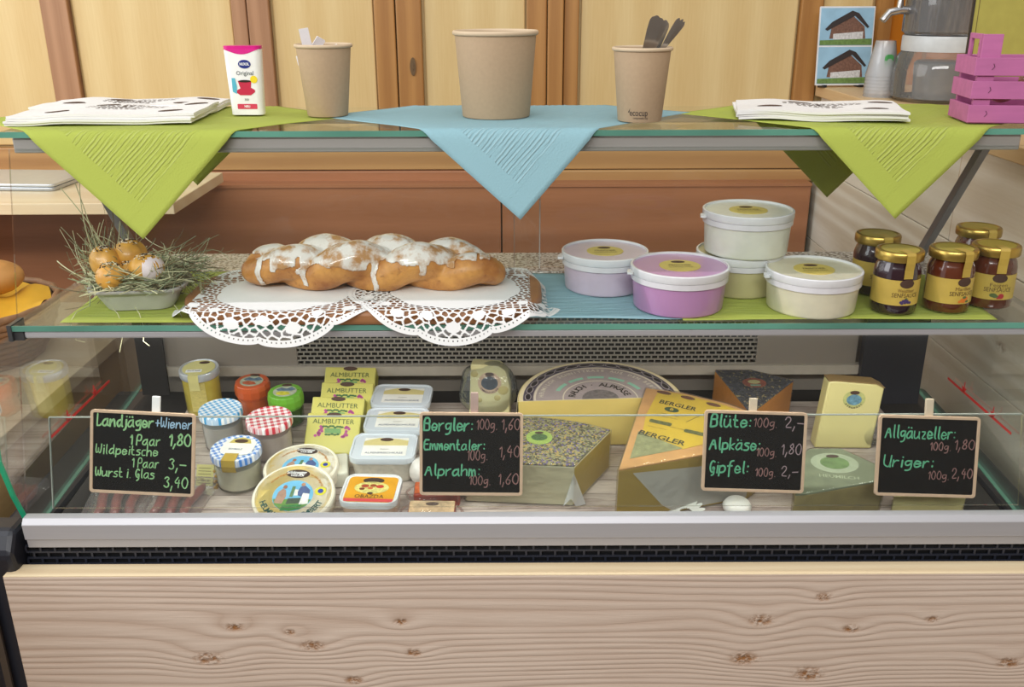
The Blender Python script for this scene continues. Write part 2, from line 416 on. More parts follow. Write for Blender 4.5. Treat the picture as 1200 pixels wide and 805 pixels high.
# ================================================================ setting
def struct(name, mb, m, **k):
    o = part(name, mb, m, **k); o['kind'] = 'structure'; return o
struct('floor', MB().box(-3.2, 3.2, -2.0, 3.0, -0.05, 0.0), pm('grey_floor_tile', '8c8378', 0.4, scale=3))
WY = 2.70
wb = struct('wall_back', MB().box(-2.4, 3.2, WY, WY + 0.1, 0.0, 2.9), W_CREAM)
def wall_piece(name, px0, px1, m, th, zlo=CZ - 0.40, zhi=2.6, pyref=60):
    x0 = onY(px0, pyref, WY).x; x1 = onY(px1, pyref, WY).x
    o = part(name, MB().box(x0, x1, WY - th, WY - 0.001, zlo, zhi), m, wb, bevel=0.003); return o
for a, b, m in ((61, 92, W_PINK), (279, 296, W_PINK), (297, 322, W_PINK), (442, 465.5, W_ORANGE), (467, 496, W_ORANGE), (617, 640, W_ORANGE), (641, 659, W_ORANGE), (660, 677, W_ORANGE), (931, 956, W_ORANGE)):
    wall_piece('post', a, b, m, 0.028 if a not in (641,) else 0.040)
for a, b in ((-40, 59), (95, 277), (325, 440), (499, 615), (680, 929), (958, 1015)):
    wall_piece('panel', a, b, W_CREAM, 0.012)
door = struct('door_1', MB().box(1.02, 1.9, WY - 0.03, WY - 0.001, 0.0, 2.5), W_DOOR, bevel=0.003)
part('door_frame', MB().box(0.985, 1.02, WY - 0.045, WY - 0.001, 0.0, 2.5).box(1.12, 1.13, WY - 0.034, WY - 0.03, 0, 2.5), W_ORANGE, door)
kp = part('keyhole_plate', MB().prism(ell(0.008, 0.024), 0, 0.003, XZF).prism(ell(0.0025, 0.008), 0, 0.006, XZF), [pm('aged_brass_plate', '7a6248', 0.4, 0.6)], wb, M=T(onY(484, 78, WY - 0.029)))
struct('wall_front', MB().box(-3.2, 3.2, -2.3, -2.2, 0.0, 2.9), pm('beige_plaster', '8f806c', 0.8, scale=4))
struct('wall_right', MB().box(3.2, 3.3, -2.3, 3.0, 0.0, 2.9), W_ORANGE)
# horizontal rails at the foot of the panels
struct('trim_1', MB().box(-1.95, 0.86, WY - 0.034, WY - 0.001, CZ - 0.47, CZ - 0.405), W_ORANGE_X, bevel=0.003)
struct('trim_2', MB().box(-1.95, 0.12, WY - 0.045, WY - 0.001, CZ - 0.505, CZ - 0.472), W_BROWN, bevel=0.003)
struct('trim_3', MB().box(0.122, 0.86, WY - 0.045, WY - 0.001, CZ - 0.505, CZ - 0.472), W_ORANGE_X, bevel=0.003)
# red-brown board wall of the rear counter
rc = thing('rear_cupboard', 'low reddish-brown wood cupboard front running behind the display case', 'cupboard', T(-0.2, 2.60, 0.2))
for a, b in ((-1.75, 0.170), (0.174, 1.035)):
    part('front_panel', MB().box(a, b, 0, 0.02, 0.0, CZ - 0.505 - 0.2), W_BROWN, rc, bevel=0.0015)
part('top_board', MB().box(-1.75, 1.035, -0.005, 0.094, CZ - 0.507 - 0.2, CZ - 0.499 - 0.2), W_BROWN, rc)

# left rear worktop with laptop
t = thing('rear_worktop', 'pale wooden worktop with a white front edge behind the case at far left', 'counter', T(-1.35, 2.36, 0.0))
part('worktop', MB().box(-0.75, 0.56, -0.19, 0.21, CZ - 0.485, CZ - 0.458), W_LIGHT, t, bevel=0.002)
part('support_block', MB().box(-0.6, -0.5, -0.14, 0.20, 0.0, CZ - 0.486), W_LIGHT, t)
lp = thing('laptop', 'closed silver laptop lying on the worktop at far left', 'laptop', T(-1.275, 2.42, CZ - 0.457, rz=-4))
part('base', MB().prism(rrect(0.30, 0.20, 0.012), 0, 0.009), pm('silver_shell', 'b8bcc0', 0.3, 0.6), lp, bevel=0.002)
part('screen_lid', MB().prism(rrect(0.30, 0.20, 0.012), 0.010, 0.017), pm('pale_silver_shell', 'cdd2d6', 0.3, 0.5), lp, bevel=0.002)

# left table with bread basket
TZ = CZ - 0.69
t = thing('side_table', 'pale wooden table top left of the case, lit by the window', 'table', T(-1.35, 1.6, 0))
part('table_top', MB().box(-0.55, 0.50, -0.75, 0.54, TZ - 0.028, TZ), W_LIGHT, t, bevel=0.002)
part('side_board', MB().box(0.455, 0.485, -0.74, 0.53, 0.02, TZ - 0.029), wood('tan_board_side', 'a98a5e', 'c4a677', 'y', 9, 2, 0.5, 0.03, contrast=0.3), t)
part('foot', MB().box(-0.53, -0.47, -0.7, 0.52, 0.0, TZ - 0.029), W_LIGHT, t)
bk = thing('bread_basket', 'round brown wicker basket on the pale table at far left edge', 'basket', T(-1.10, 1.78, TZ))
def weave():
    m = MB()
    for j in range(9):
        z = 0.008 + j * 0.013; r = 0.135 + 0.045 * sin(min(1, j / 8) * 1.2)
        m.tube([(r * (1 + 0.012 * (1 if (i + j) % 2 else -1)) * cos(2 * pi * i / 40), r * (1 + 0.012 * (1 if (i + j) % 2 else -1)) * sin(2 * pi * i / 40), z) for i in range(41)], 0.0075, 6)
    return m
part('woven_wall', weave(), pm('brown_wicker', '8d6748', 0.6, var=0.2), bk, smooth='all')
part('basket_floor', MB().lathe([(0.135, 0.0), (0.135, 0.008)], 36), pm('brown_wicker', '8d6748'), bk)
def cloth_mb(rx, ry, z0, amp, n=28, seed=0):
    m = MB(); vs = []; fs = []
    for j in range(n + 1):
        for i in range(n + 1):
            x = (i / n * 2 - 1); y = (j / n * 2 - 1); k = min(1.0, 1 / max(1e-6, sqrt(x * x + y * y)) * max(abs(x), abs(y)))
            x *= k; y *= k; rr = sqrt(x * x + y * y)
            z = z0 + amp * noise.noise(Vector((x * 2.2 + seed, y * 2.2, seed))) - 0.01 * rr
            vs.append((x * rx, y * ry, z))
    for j in range(n):
        for i in range(n): a = j * (n + 1) + i; fs.append((a, a + 1, a + n + 2, a + n + 1))
    return m.add(vs, fs)
cl = part('bread_cloth', cloth_mb(0.165, 0.165, 0.118, 0.035, seed=3), pm('yellow_cotton', 'dba72a', 0.85, var=0.12, scale=20), smooth='all', M=T(-1.10, 1.78, TZ)); tag(cl, 'yellow cloth lining the brown wicker basket', 'cloth')
for i, (dx, dy, r, lb) in enumerate(((-0.055, 0.03, 0.045, 'round golden roll lying at the left edge of the yellow cloth'), (0.05, 0.045, 0.05, 'oval brown roll on the yellow cloth, nearest the case'))):
    m = MB().sphere((0, 0, 0), (r * 1.25, r, r * 0.7), 24, 14)
    m.map(lambda p: p * (1 + 0.06 * noise.noise(p * 30)))
    o = part('bread_roll', m, pm('golden_crust', 'b98546', 0.6, var=0.18, scale=30), smooth='all', M=T(-1.10 + dx, 1.78 + dy, TZ + 0.155)); tag(o, lb, 'bread', 'rolls in the bread basket')

# right counter (customer side clad in pale planks)
RX = 0.85; RT = CZ - 0.241
t = thing('plank_counter', 'pale knotty plank-clad counter running back along the right side of the case', 'counter', T(1.2, 1.8, 0))
part('worktop', MB().box(RX - 0.012 - 1.2, 0.5, -0.75, 0.865, RT - 0.028, RT), W_LIGHT_Y, t, bevel=0.002)
z = RT - 0.030; hh = [0.185, 0.205, 0.19, 0.2, 0.2, 0.2]
for i, h in enumerate(hh):
    kn = [(random.uniform(-0.55, 0.7), random.uniform(-h * .8, h * .3) , random.uniform(0.006, 0.011)) for _ in range(3)]
    wm = wood('pale_spruce_plank_%d' % i, 'c9b69c' if i % 2 else 'd2c2aa', 'f2eadd', 'y', 22 + 5 * (i % 2), 3.5, 0.55, 0.2, knots=kn, kcol='7a5c40', plane='yz', contrast=0.45)
    o = part('plank', MB().box(-0.010, 0.010, -0.72, 0.85, -h / 2 + 0.001, h / 2 - 0.001), wm, t, bevel=0.0015, M=T(RX - 1.2 + 0.012, 0, z - h / 2)); z -= h
part('end_board', MB().box(RX - 1.2 + 0.03, 0.45, -0.72, -0.70, 0.0, RT - 0.03), W_LIGHT_Y, t)
part('far_board', MB().box(RX - 1.2 + 0.03, 0.45, 0.82, 0.84, 0.0, RT - 0.03), W_LIGHT_Y, t)

# picture card on a little stand
pf = onY(986, 103, 2.60); pf.z = RT
t = thing('picture_stand', 'upright card with two chalet pictures one above the other, on small black feet', 'picture', T(pf.x, pf.y, RT, rx=-6, rz=3))
part('card', MB().prism(rrect(0.148, 0.20, 0.002), 0, 0.004, T(0, 0, 0.105) @ XZF), pm('glossy_white_card', 'e8eaec', 0.25), t)
for zc in (0.056, 0.154):
    q = MB(); q.prism(rrect(0.142, 0.094, 0.001), 0.0042, 0.0046, T(0, 0, zc) @ XZF)
    pp = part('picture', q, pm('picture_sky_blue', '9cc4dc', 0.3, var=0.15, scale=20), t)
    part('house_wall', MB().prism([(-0.045, -0.03), (0.052, -0.03), (0.048, 0.0), (0.012, 0.030), (-0.040, 0.002)], 0.0047, 0.005, T(0, 0, zc) @ XZF), pm('picture_brown_house', '7a5a4c', 0.4, var=0.4, scale=180), pp)
    part('house_base', MB().prism([(-0.035, -0.032), (0.045, -0.032), (0.045, -0.012), (-0.035, -0.018)], 0.0051, 0.0053, T(0, 0, zc) @ XZF), pm('picture_white_wall', 'd6d6d4', 0.4, var=0.3, scale=200), pp)
    part('roof', MB().prism([(-0.058, -0.006), (-0.04, 0.012), (0.012, 0.040), (0.030, 0.034), (0.060, 0.0), (0.056, -0.004), (0.020, 0.027), (-0.052, -0.010)], 0.0054, 0.0058, T(0, 0, zc) @ XZF), pm('picture_dark_roof', '3a3434', 0.4), pp)
    part('meadow', MB().prism([(-0.07, -0.046), (0.07, -0.046), (0.07, -0.03), (-0.07, -0.034)], 0.0048, 0.0056, T(0, 0, zc) @ XZF), pm('picture_green_meadow', '6c8a4c', 0.4, var=0.3, scale=150), pp)
for s in (-1, 1): part('foot', MB().box(s * 0.05 - 0.005, s * 0.05 + 0.005, -0.012, 0.03, 0, 0.006), BLACK, t)

# inverted clear cups
pc = onH(1030, 113, 0.241)
t = thing('plastic_cup_stack', 'tall stack of upturned clear plastic cups with green print by the water dispenser', 'cups', T(pc))
CLEARP = film('clear_plastic', (0.93, 0.94, 0.95), 0.34, 0.08)
for i in range(7):
    o = part('cup', MB().lathe([(0.038, 0.0), (0.0385, 0.002), (0.023, 0.082), (0.020, 0.083)], 28, T(0, 0, i * 0.008)), CLEARP, t, smooth=True)
part('green_print', MB().prism(rrect(0.022, 0.03, 0.008), 0.0, 0.0006, T(0.002, 0, 0.085) @ XZF).wrap(0.031), pm('green_ink', '4fa05a', 0.4), t)
# water dispenser
pd = onH(1092, 121, 0.241)
t = thing('drink_dispenser', 'large glass drink dispenser with a steel tap behind the pink crate', 'dispenser', T(pd.x + 0.03, pd.y + 0.06, RT))
CLEARG = film('dispenser_glass', (0.9, 0.93, 0.93), 0.12, 0.02)
part('glass_foot', MB().lathe([(0.085, 0.0), (0.098, 0.01), (0.10, 0.06), (0.094, 0.10), (0.086, 0.112)], 40), CLEARG, t, smooth=True)
part('white_band', MB().lathe([(0.0875, 0.112), (0.0885, 0.118), (0.0885, 0.142), (0.0875, 0.146)], 40), pm('frosted_white_band', 'c9cdce', 0.3), t, smooth=True)
part('glass_jar', MB().lathe([(0.084, 0.147), (0.092, 0.155), (0.092, 0.35)], 40), film('jar_glass', (0.8, 0.8, 0.8), 0.15, 0.02, gl=1.6), t, smooth=True)
def inner_dark():
    k = NT('dark_reflecting_liquid'); f = k.noise(k.obj((9, 9, 1.2)), 4.0, 4, 0.7)
    k.l(k.mix(k.ramp(f, 0.45, 0.75), L('2e2620'), L('93847a')), k.b.inputs['Base Color']); k.b.inputs['Roughness'].default_value = 0.1; return k.m
part('drink', MB().lathe([(0.080, 0.150), (0.086, 0.158), (0.086, 0.33)], 40), inner_dark(), t, smooth=True)
part('inner_block', MB().lathe([(0.05, 0.004), (0.055, 0.085), (0.05, 0.09)], 30), pm('grey_inner_cone', '6f6a66', 0.3, 0.4), t, smooth=True)
tp = part('tap', MB().tube([(-0.085, -0.005, 0.20), (-0.11, -0.008, 0.201), (-0.135, -0.01, 0.196), (-0.15, -0.012, 0.178)], [0.010, 0.009, 0.009, 0.008], 12), STEEL, t, smooth=True)
part('tap_lever', MB().tube([(-0.112, -0.008, 0.205), (-0.112, -0.008, 0.235), (-0.095, -0.006, 0.248)], [0.008, 0.006, 0.007], 10), STEEL, tp, smooth=True)
# silver foil bag behind, upper right
t = part('foil_bag', MB().prism(rrect(0.20, 0.26, 0.02), 0, 0.05, T(0, 0, 0.13) @ XZF).map(lambda p: (p.x, p.y + 0.012 * noise.noise(p * 14), p.z)), pm('crinkled_dark_foil', '8a827c', 0.2, 0.85, var=0.5, scale=24, bump=0.5), smooth=True, M=T(1.27, 2.45, RT + 0.001))
tag(t, 'shiny dark foil bag standing behind the drink dispenser', 'bag')

# ================================================================ display case
case = thing('display_case', 'long glass-fronted refrigerated display case with aluminium rails and granite top', 'display case', T(0.03, 1.4, 0.0))
CM = Matrix.Translation((-0.03, -1.4, 0))      # world -> case coordinates
def cpart(name, mb, m, **k):
    mb.v = [(p[0] - 0.03, p[1] - 1.4, p[2]) for p in mb.v]; return part(name, mb, m, case, **k)
XL, XR = -0.70, 0.757
def Z(H): return CZ - H
TS = 0.177; MS = 0.427
TF = 1.308      # front edge of the top shelf
MF = 1.217      # front edge of the middle shelf
# top shelf glass + polished green front edge + rail
cpart('top_shelf_glass', MB().box(-0.704, 0.745, TF + 0.001, 1.592, Z(TS + 0.008), Z(TS)), GLASS)
cpart('top_shelf_edge', MB().box(-0.704, 0.745, TF - 0.0005, TF + 0.001, Z(TS + 0.008), Z(TS)), GEDGE)
cpart('top_shelf_rail', MB().box(-0.69, 0.705, TF + 0.006, TF + 0.020, Z(TS + 0.030), Z(TS + 0.0085)), ALU_D, bevel=0.002)
cpart('top_shelf_rear_rail', MB().box(-0.69, 0.705, 1.570, 1.584, Z(TS + 0.024), Z(TS + 0.0085)), ALU_D, bevel=0.002)
# middle shelf
cpart('middle_shelf_glass', MB().box(-0.69, 0.75, MF + 0.001, 1.482, Z(MS + 0.008), Z(MS)), GLASS)
cpart('middle_shelf_edge', MB().box(-0.69, 0.75, MF - 0.0005, MF + 0.001, Z(MS + 0.008), Z(MS)), GEDGE)
cpart('middle_shelf_rail', MB().box(-0.675, 0.75, MF + 0.004, MF + 0.020, Z(MS + 0.020), Z(MS + 0.0085)), ALU, bevel=0.003)
cpart('shelf_bracket', MB().box(-0.694, -0.688, MF - 0.002, MF + 0.035, Z(MS + 0.022), Z(MS - 0.001)).box(-0.694, -0.675, MF + 0.003, MF + 0.03, Z(MS + 0.022), Z(MS + 0.0085)), pm('black_bracket', '3b3b3d', 0.4))
cpart('shelf_bracket', MB().box(0.751, 0.756, MF - 0.002, MF + 0.035, Z(MS + 0.022), Z(MS - 0.001)), pm('black_bracket', '3b3b3d', 0.4))
# granite worktop and liner behind
cpart('granite_worktop', MB().box(-0.69, 0.75, 1.484, 1.605, Z(MS + 0.032), Z(MS + 0.002)), GRANITE, bevel=0.002)
# struts carrying the top shelf
for X in (-0.64, 0.70):
    cpart('shelf_strut', MB().tube([(X, 1.395, Z(TS + 0.03)), (X, 1.562, Z(MS - 0.001))], 0.0095, 4), pm('dark_grey_strut', '8c8c92', 0.35, 0.45), bevel=0.001)
# front glass, one slanting sheet from rail to top shelf
def slant(off, H, X): return (X, glassY(H) + off, Z(H))
def sheet(mb, x0, x1, H0, H1, off, th):
    c = [slant(off, H0, x0), slant(off, H0, x1), slant(off, H1, x1), slant(off, H1, x0)]
    d = [(p[0], p[1] + th, p[2]) for p in c]
    return mb.add(c + d, [(0, 1, 2, 3), (7, 6, 5, 4), (0, 4, 5, 1), (1, 5, 6, 2), (2, 6, 7, 3), (3, 7, 4, 0)])
cpart('front_glass', sheet(MB(), -0.694, XR - 0.01, 0.70, 0.200, 0.0, 0.004), GLASS)
cpart('guard_glass', sheet(MB(), -0.667, 0.735, 0.70, 0.572, 0.026, 0.003), GLASS)
GLINE = pm('dull_glass_rim', '8f948c', 0.25)
cpart('guard_glass_rim', sheet(MB(), -0.667, 0.735, 0.5722, 0.5708, 0.026, 0.003), GLINE)
cpart('guard_glass_rim', sheet(MB(), -0.6685, -0.667, 0.70, 0.5708, 0.026, 0.003), GLINE)
# rear sliding panes above the granite
cpart('sliding_pane', MB().box(-0.66, 0.045, 1.500, 1.503, Z(MS + 0.001), Z(TS + 0.028)), GLASS)
cpart('sliding_pane', MB().box(0.005, 0.72, 1.507, 1.510, Z(MS + 0.001), Z(TS + 0.028)), GLASS)
cpart('pane_edge', MB().box(0.0451, 0.0468, 1.499, 1.504, Z(MS + 0.001), Z(TS + 0.028)), pm('pale_pane_edge', 'b9b4ae', 0.2))
cpart('pane_edge', MB().box(0.0035, 0.0049, 1.506, 1.511, Z(MS + 0.001), Z(TS + 0.028)), pm('dull_pane_edge', '9c8478', 0.2))
# side glasses: outline in (Y, H)
SG = [(1.186, 0.715), (1.165, 0.66), (1.150, 0.60), (1.158, 0.52), (1.195, 0.45), (1.70, 0.45), (1.70, 0.69), (1.24, 0.735)]
def side_glass(X, th):
    m = MB(); n = len(SG); vs = [(X, y, Z(h)) for y, h in SG] + [(X + th, y, Z(h)) for y, h in SG]
    m.add(vs, [tuple(range(n)), tuple(range(2 * n - 1, n - 1, -1))]); return m
def side_edge(X, th, ids, w=0.0012, out=0.0):
    m = MB()
    for a, b in ids:
        (y0, h0), (y1, h1) = SG[a], SG[b]; d = Vector((y1 - y0, -(h1 - h0))).normalized(); nx, nz = -d.y * w, d.x * w
        m.add([(X, y0, Z(h0)), (X + th, y0, Z(h0)), (X + th, y1, Z(h1)), (X, y1, Z(h1)), (X, y0 + nx, Z(h0) + nz), (X + th, y0 + nx, Z(h0) + nz), (X + th, y1 + nx, Z(h1) + nz), (X, y1 + nx, Z(h1) + nz)],
              [(0, 1, 2, 3), (4, 5, 6, 7), (0, 1, 5, 4), (2, 3, 7, 6), (0, 3, 7, 4), (1, 2, 6, 5)])
    return m
for X, s in ((XL - 0.006, 1), (XR, 1)):
    g = cpart('side_glass', side_glass(X, 0.006), GLASS)
    for nm, ids, w_, mt in (('cut_edge', [(5, 6), (6, 7)], 0.0012, GEDGE), ('front_edge', [(0, 1), (1, 2), (2, 3), (3, 4)], 0.004, GEDGE_L)):
        e = side_edge(X, 0.006, ids, w_); part(nm, e.map(lambda p: (p.x - 0.03, p.y - 1.4, p.z)), mt, g)
    xx = X + (0.0065 if X < 0 else -0.0005)
    r = MB().box(xx, xx + 0.0006, 1.285, 1.505, Z(0.6315), Z(0.6275))
    for y in (1.345, 1.445):
        r.add([(xx, y - 0.008, Z(0.622)), (xx, y + 0.008, Z(0.622)), (xx, y, Z(0.632)), (xx + 0.0006, y - 0.008, Z(0.622)), (xx + 0.0006, y + 0.008, Z(0.622)), (xx + 0.0006, y, Z(0.632))], [(0, 1, 2), (3, 5, 4), (0, 3, 4, 1), (1, 4, 5, 2), (2, 5, 3, 0)])
        r.box(xx, xx + 0.0006, y - 0.001, y + 0.001, Z(0.622), Z(0.612))
    cpart('load_line', r, pm('red_load_line', 'c02020', 0.4))
# aluminium front rail
rail = [(1.164, 0.698), (1.178, 0.698), (1.19, 0.745), (1.164, 0.7465), (1.1625, 0.7315), (1.159, 0.7305), (1.1575, 0.706)]
def xprism(out, x0, x1):
    m = MB(); n = len(out); vs = [(x0, y, Z(h)) for y, h in out] + [(x1, y, Z(h)) for y, h in out]
    return m.add(vs, [tuple(range(n)), tuple(range(2 * n - 1, n - 1, -1))] + [(i, (i + 1) % n, n + (i + 1) % n, n + i) for i in range(n)])
cpart('front_rail', xprism(rail, XL + 0.003, XR + 0.06), ALU, bevel=0.0008)
# black ventilation strip with real slots
def slots(mb, x0, x1, zt, zb, y, rows, pitch, frac, barh, M=None, th=0.002, xf=None):
    rh = (zt - zb) / rows
    for r in range(rows + 1):
        zc = zb + r * rh; mb.box(x0, x1, y, y + th, zc - barh / 2, zc + barh / 2)
    for r in range(rows):
        zc = zb + (r + 0.5) * rh; x = x0 + (pitch / 2 if r % 2 else 0)
        while x < x1:
            mb.box(x - pitch * (1 - frac) / 2, x + pitch * (1 - frac) / 2, y, y + th, zc - rh / 2 + barh / 2, zc + rh / 2 - barh / 2); x += pitch
    return mb
v = cpart('vent_strip', slots(MB(), XL - 0.005, XR + 0.06, Z(0.7475), Z(0.778), 1.1695, 3, 0.021, 0.86, 0.003), pm('black_vent', '2a2d38', 0.35), kind='stuff')
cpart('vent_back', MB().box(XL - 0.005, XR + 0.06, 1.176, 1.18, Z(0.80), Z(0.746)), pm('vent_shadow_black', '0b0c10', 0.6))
# black body and end cap
cpart('base_body', MB().box(XL - 0.004, XR + 0.05, 1.181, 1.60, 0.10, Z(0.80)), BLACK)
cap = [(1.135, 0.742), (1.155, 0.712), (1.19, 0.712), (1.25, 0.75), (1.70, 0.73), (1.70, 1.45), (1.14, 1.45), (1.142, 0.78)]
cpart('end_cap', xprism(cap, XL - 0.075, XL - 0.0075), pm('blue_black_plastic', '20222b', 0.4), bevel=0.008)
cpart('end_cap', xprism(cap, XR + 0.0075, XR + 0.055), pm('blue_black_plastic', '20222b', 0.4), bevel=0.008)
cpart('base_trim', xprism([(1.131, 0.80), (1.135, 0.80), (1.135, 1.45), (1.131, 1.45)], XL - 0.055, XL - 0.045), pm('dark_trim', '4a4038', 0.4))
# interior: liner walls, rear wall, grille
cpart('rear_wall', MB().box(XL, XR, 1.66, 1.67, Z(0.76), Z(0.46)), GREYP)
cpart('rear_lip', MB().box(XL + 0.05, XR - 0.05, 1.612, 1.628, Z(0.666), Z(0.648)), pm('pale_grey_lip', 'b3aa9e', 0.5))
cpart('grille_panel', MB().box(XL + 0.06, -0.398, 1.619, 1.625, Z(0.648), Z(0.46)).box(0.452, XR - 0.12, 1.619, 1.625, Z(0.648), Z(0.46)).box(-0.398, 0.452, 1.619, 1.625, Z(0.52), Z(0.46)), GREYP)
cpart('grille', slots(MB(), -0.398, 0.452, Z(0.522), Z(0.646), 1.620, 15, 0.0125, 0.80, 0.0028), pm('light_grey_grille', '9a948c', 0.45, 0.2), kind='stuff')
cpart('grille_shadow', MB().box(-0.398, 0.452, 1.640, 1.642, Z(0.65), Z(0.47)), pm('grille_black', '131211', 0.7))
cpart('side_liner', MB().box(XL + 0.012, XL + 0.062, 1.605, 1.61, Z(0.70), Z(0.46)), DARK)
cpart('side_liner', MB().box(XR - 0.115, XR - 0.001, 1.60, 1.615, Z(0.74), Z(0.46)), pm('dark_blue_grey_liner', '26262e', 0.4))
dk = MB(); 
dk.add([(XL + 0.001, 1.181, deckz(1.181) - 0.006), (XR - 0.001, 1.181, deckz(1.181) - 0.006), (XR - 0.001, 1.655, deckz(1.655) - 0.006), (XL + 0.001, 1.655, deckz(1.655) - 0.006)], [(0, 1, 2, 3)])
dk.v += [(x, y, z - 0.02) for x, y, z in dk.v]; dk.f += [(7, 6, 5, 4), (0, 4, 5, 1), (1, 5, 6, 2), (2, 6, 7, 3), (3, 7, 4, 0)]; dk.mi += [0] * 5
cpart('deck', dk, DARK)
mm = MB(); P = [(-0.585, 1.192), (0.70, 1.192), (0.675, 1.60), (-0.60, 1.60)]
mm.add([(x, y, deckz(y) - 0.005) for x, y in P] + [(x, y, deckz(y) - 0.0005) for x, y in P], [(3, 2, 1, 0), (4, 5, 6, 7), (0, 1, 5, 4), (1, 2, 6, 5), (2, 3, 7, 6), (3, 0, 4, 7)])
dm = part('deck_mat', mm, MATP); tag(dm, 'weathered wood-look mat lining the floor of the refrigerated case', 'mat')
for px in (445, 560, 640, 1060):
    pass
# front plank
kn = [(onY(a, b, 1.129).x, onY(a, b, 1.129).z - 0.70, r * 1.35) for a, b, r in ((244, 772, .010), (366, 757, .0085), (470, 729, .005), (485, 765, .006), (415, 797, .007), (275, 735, .006), (340, 741, .004), (892, 727, .009), (872, 772, .010), (948, 790, .011), (997, 737, .006), (1093, 726, .005), (1182, 777, .008), (965, 700, .006))]
W_FRONT = wood('brushed_spruce_front', 'b59a86', 'dccaba', 'x', 112, 3.2, 0.6, 0.8, knots=kn, kcol='94602c', contrast=0.44, fine=0.6, pw=0.45)
o = part('front_board', MB().box(-0.722, 0.83, -0.0155, 0.0155, -0.40, 0.077), W_FRONT, bevel=0.0012, M=T(0, 1.1445, 0.70)); tag(o, 'wide brushed spruce board with knots cladding the front of the case', 'board')
part('top_edge', MB().box(-0.7215, 0.8295, -0.0150, 0.0150, 0.0772, 0.0782), wood('cream_planed_spruce', 'd9bf98', 'f0deba', 'x', 60, 2.0, 0.5, 0.1, contrast=0.4), o, label='smooth creamy planed top edge')

# ================================================================ napkins, doilies: sheets that bend over a shelf edge
def drape_fn(H, Yf, Yb, ang=0.0, lift=0.0006, rad=0.006):
    def f(x, y):
        z = Z(H) + lift
        if y < Yf:
            d = Yf - y; b = min(1.0, d / 0.012)      # soft bend
            return (x, Yf - 0.003 * b - d * sin(ang), z - d * cos(ang) + 0.006 * (1 - b) * b)
        if Yb and y > Yb: return (x, Yb + 0.003, z - (y - Yb))
        return (x, y, z)
    return f
def napkin(name, label, mat, c, size, rot, H, Yf, Yb, ang=0.0, lift=0.0006, n=56, wr=0.0012, grp=None, flip=1, curl=0.0):
    m = MB(); m.uv = []; vs = []; fs = []; df = drape_fn(H, Yf, Yb, ang, lift); ca, sa = cos(R(rot)), sin(R(rot))
    for j in range(n + 1):
        for i in range(n + 1):
            u = (i / n - .5) * size; v = (j / n - .5) * size
            X = c[0] + u * ca - v * sa; Y = c[1] + u * sa + v * ca
            p = Vector(df(X, Y)); w = (noise.noise(Vector((u * 9 + c[0] * 7, v * 9, lift * 900))) + 1.0) * .5
            hang = max(0.0, Yf - Y)
            p.z += wr * w * (1 if hang <= 0 else 0.0); p.y -= (0.001 + hang * 0.03 + wr * 1.5 * w * min(1, hang * 30)) if hang > 0 else 0
            e = max(abs(u), abs(v)) / (size / 2)
            p.z += curl * max(0, e - 0.9) * 10 * max(0, noise.noise(Vector((u * 6, v * 6, 3.3 + c[0])))) if hang <= 0 else 0
            vs.append(p); m.uv.append((u * flip, v))
    for j in range(n):
        for i in range(n): a = j * (n + 1) + i; fs.append((a, a + 1, a + n + 2, a + n + 1))
    m.add(vs, fs); o = part(name, m, mat, smooth='all', recalc=False)
    s = o.modifiers.new('thickness', 'SOLIDIFY'); s.thickness = 0.0005; s.offset = 1
    return tag(o, label, 'napkin', grp)
GA = atan(GS)
def tipX(px, py): return onH(px, py, 0.25).x
napkin('paper_napkin', 'lime green napkin hanging over the top shelf at left under the sweetener box', NAP_G, (-0.522, TF + .283 - 0.146), 0.40, 45 + 3, TS, TF - 0.001, 1.596, GA * 0.9, wr=0.002)
napkin('paper_napkin', 'light blue napkin hanging over the top shelf between the cups', NAP_B, (-0.005, TF + .283 - 0.122), 0.40, 45 + 3.5, TS, TF - 0.001, 1.596, GA * 0.9, 0.0010, wr=0.002)
napkin('paper_napkin', 'lime green napkin hanging over the top shelf at right, near the pink crate', NAP_G, (0.535, TF + .283 - 0.122), 0.40, 45 - 1.5, TS, TF - 0.001, 1.596, GA * 0.9, 0.0006, wr=0.002)
# middle shelf napkins
napkin('paper_napkin', 'lime green napkin under the nest of hay on the middle shelf', NAP_G, (-0.50, 1.352), 0.25, 0, MS, 1.10, None, lift=0.0005, wr=0.002, n=30)
napkin('paper_napkin', 'light blue napkin under the lilac and purple tubs', NAP_B, (0.135, 1.345), 0.215, -3, MS, 1.10, None, lift=0.0005, wr=0.003, n=30, curl=0.004)
napkin('paper_napkin', 'lime green napkin under the stacked white tub', NAP_G, (0.352, 1.345), 0.235, 1, MS, 1.10, None, lift=0.0014, wr=0.0012, n=30)
napkin('paper_napkin', 'lime green napkin under the sauce jars on the middle shelf', NAP_G, (0.565, 1.340), 0.22, -2, MS, 1.10, None, lift=0.0005, wr=0.0012, n=30)

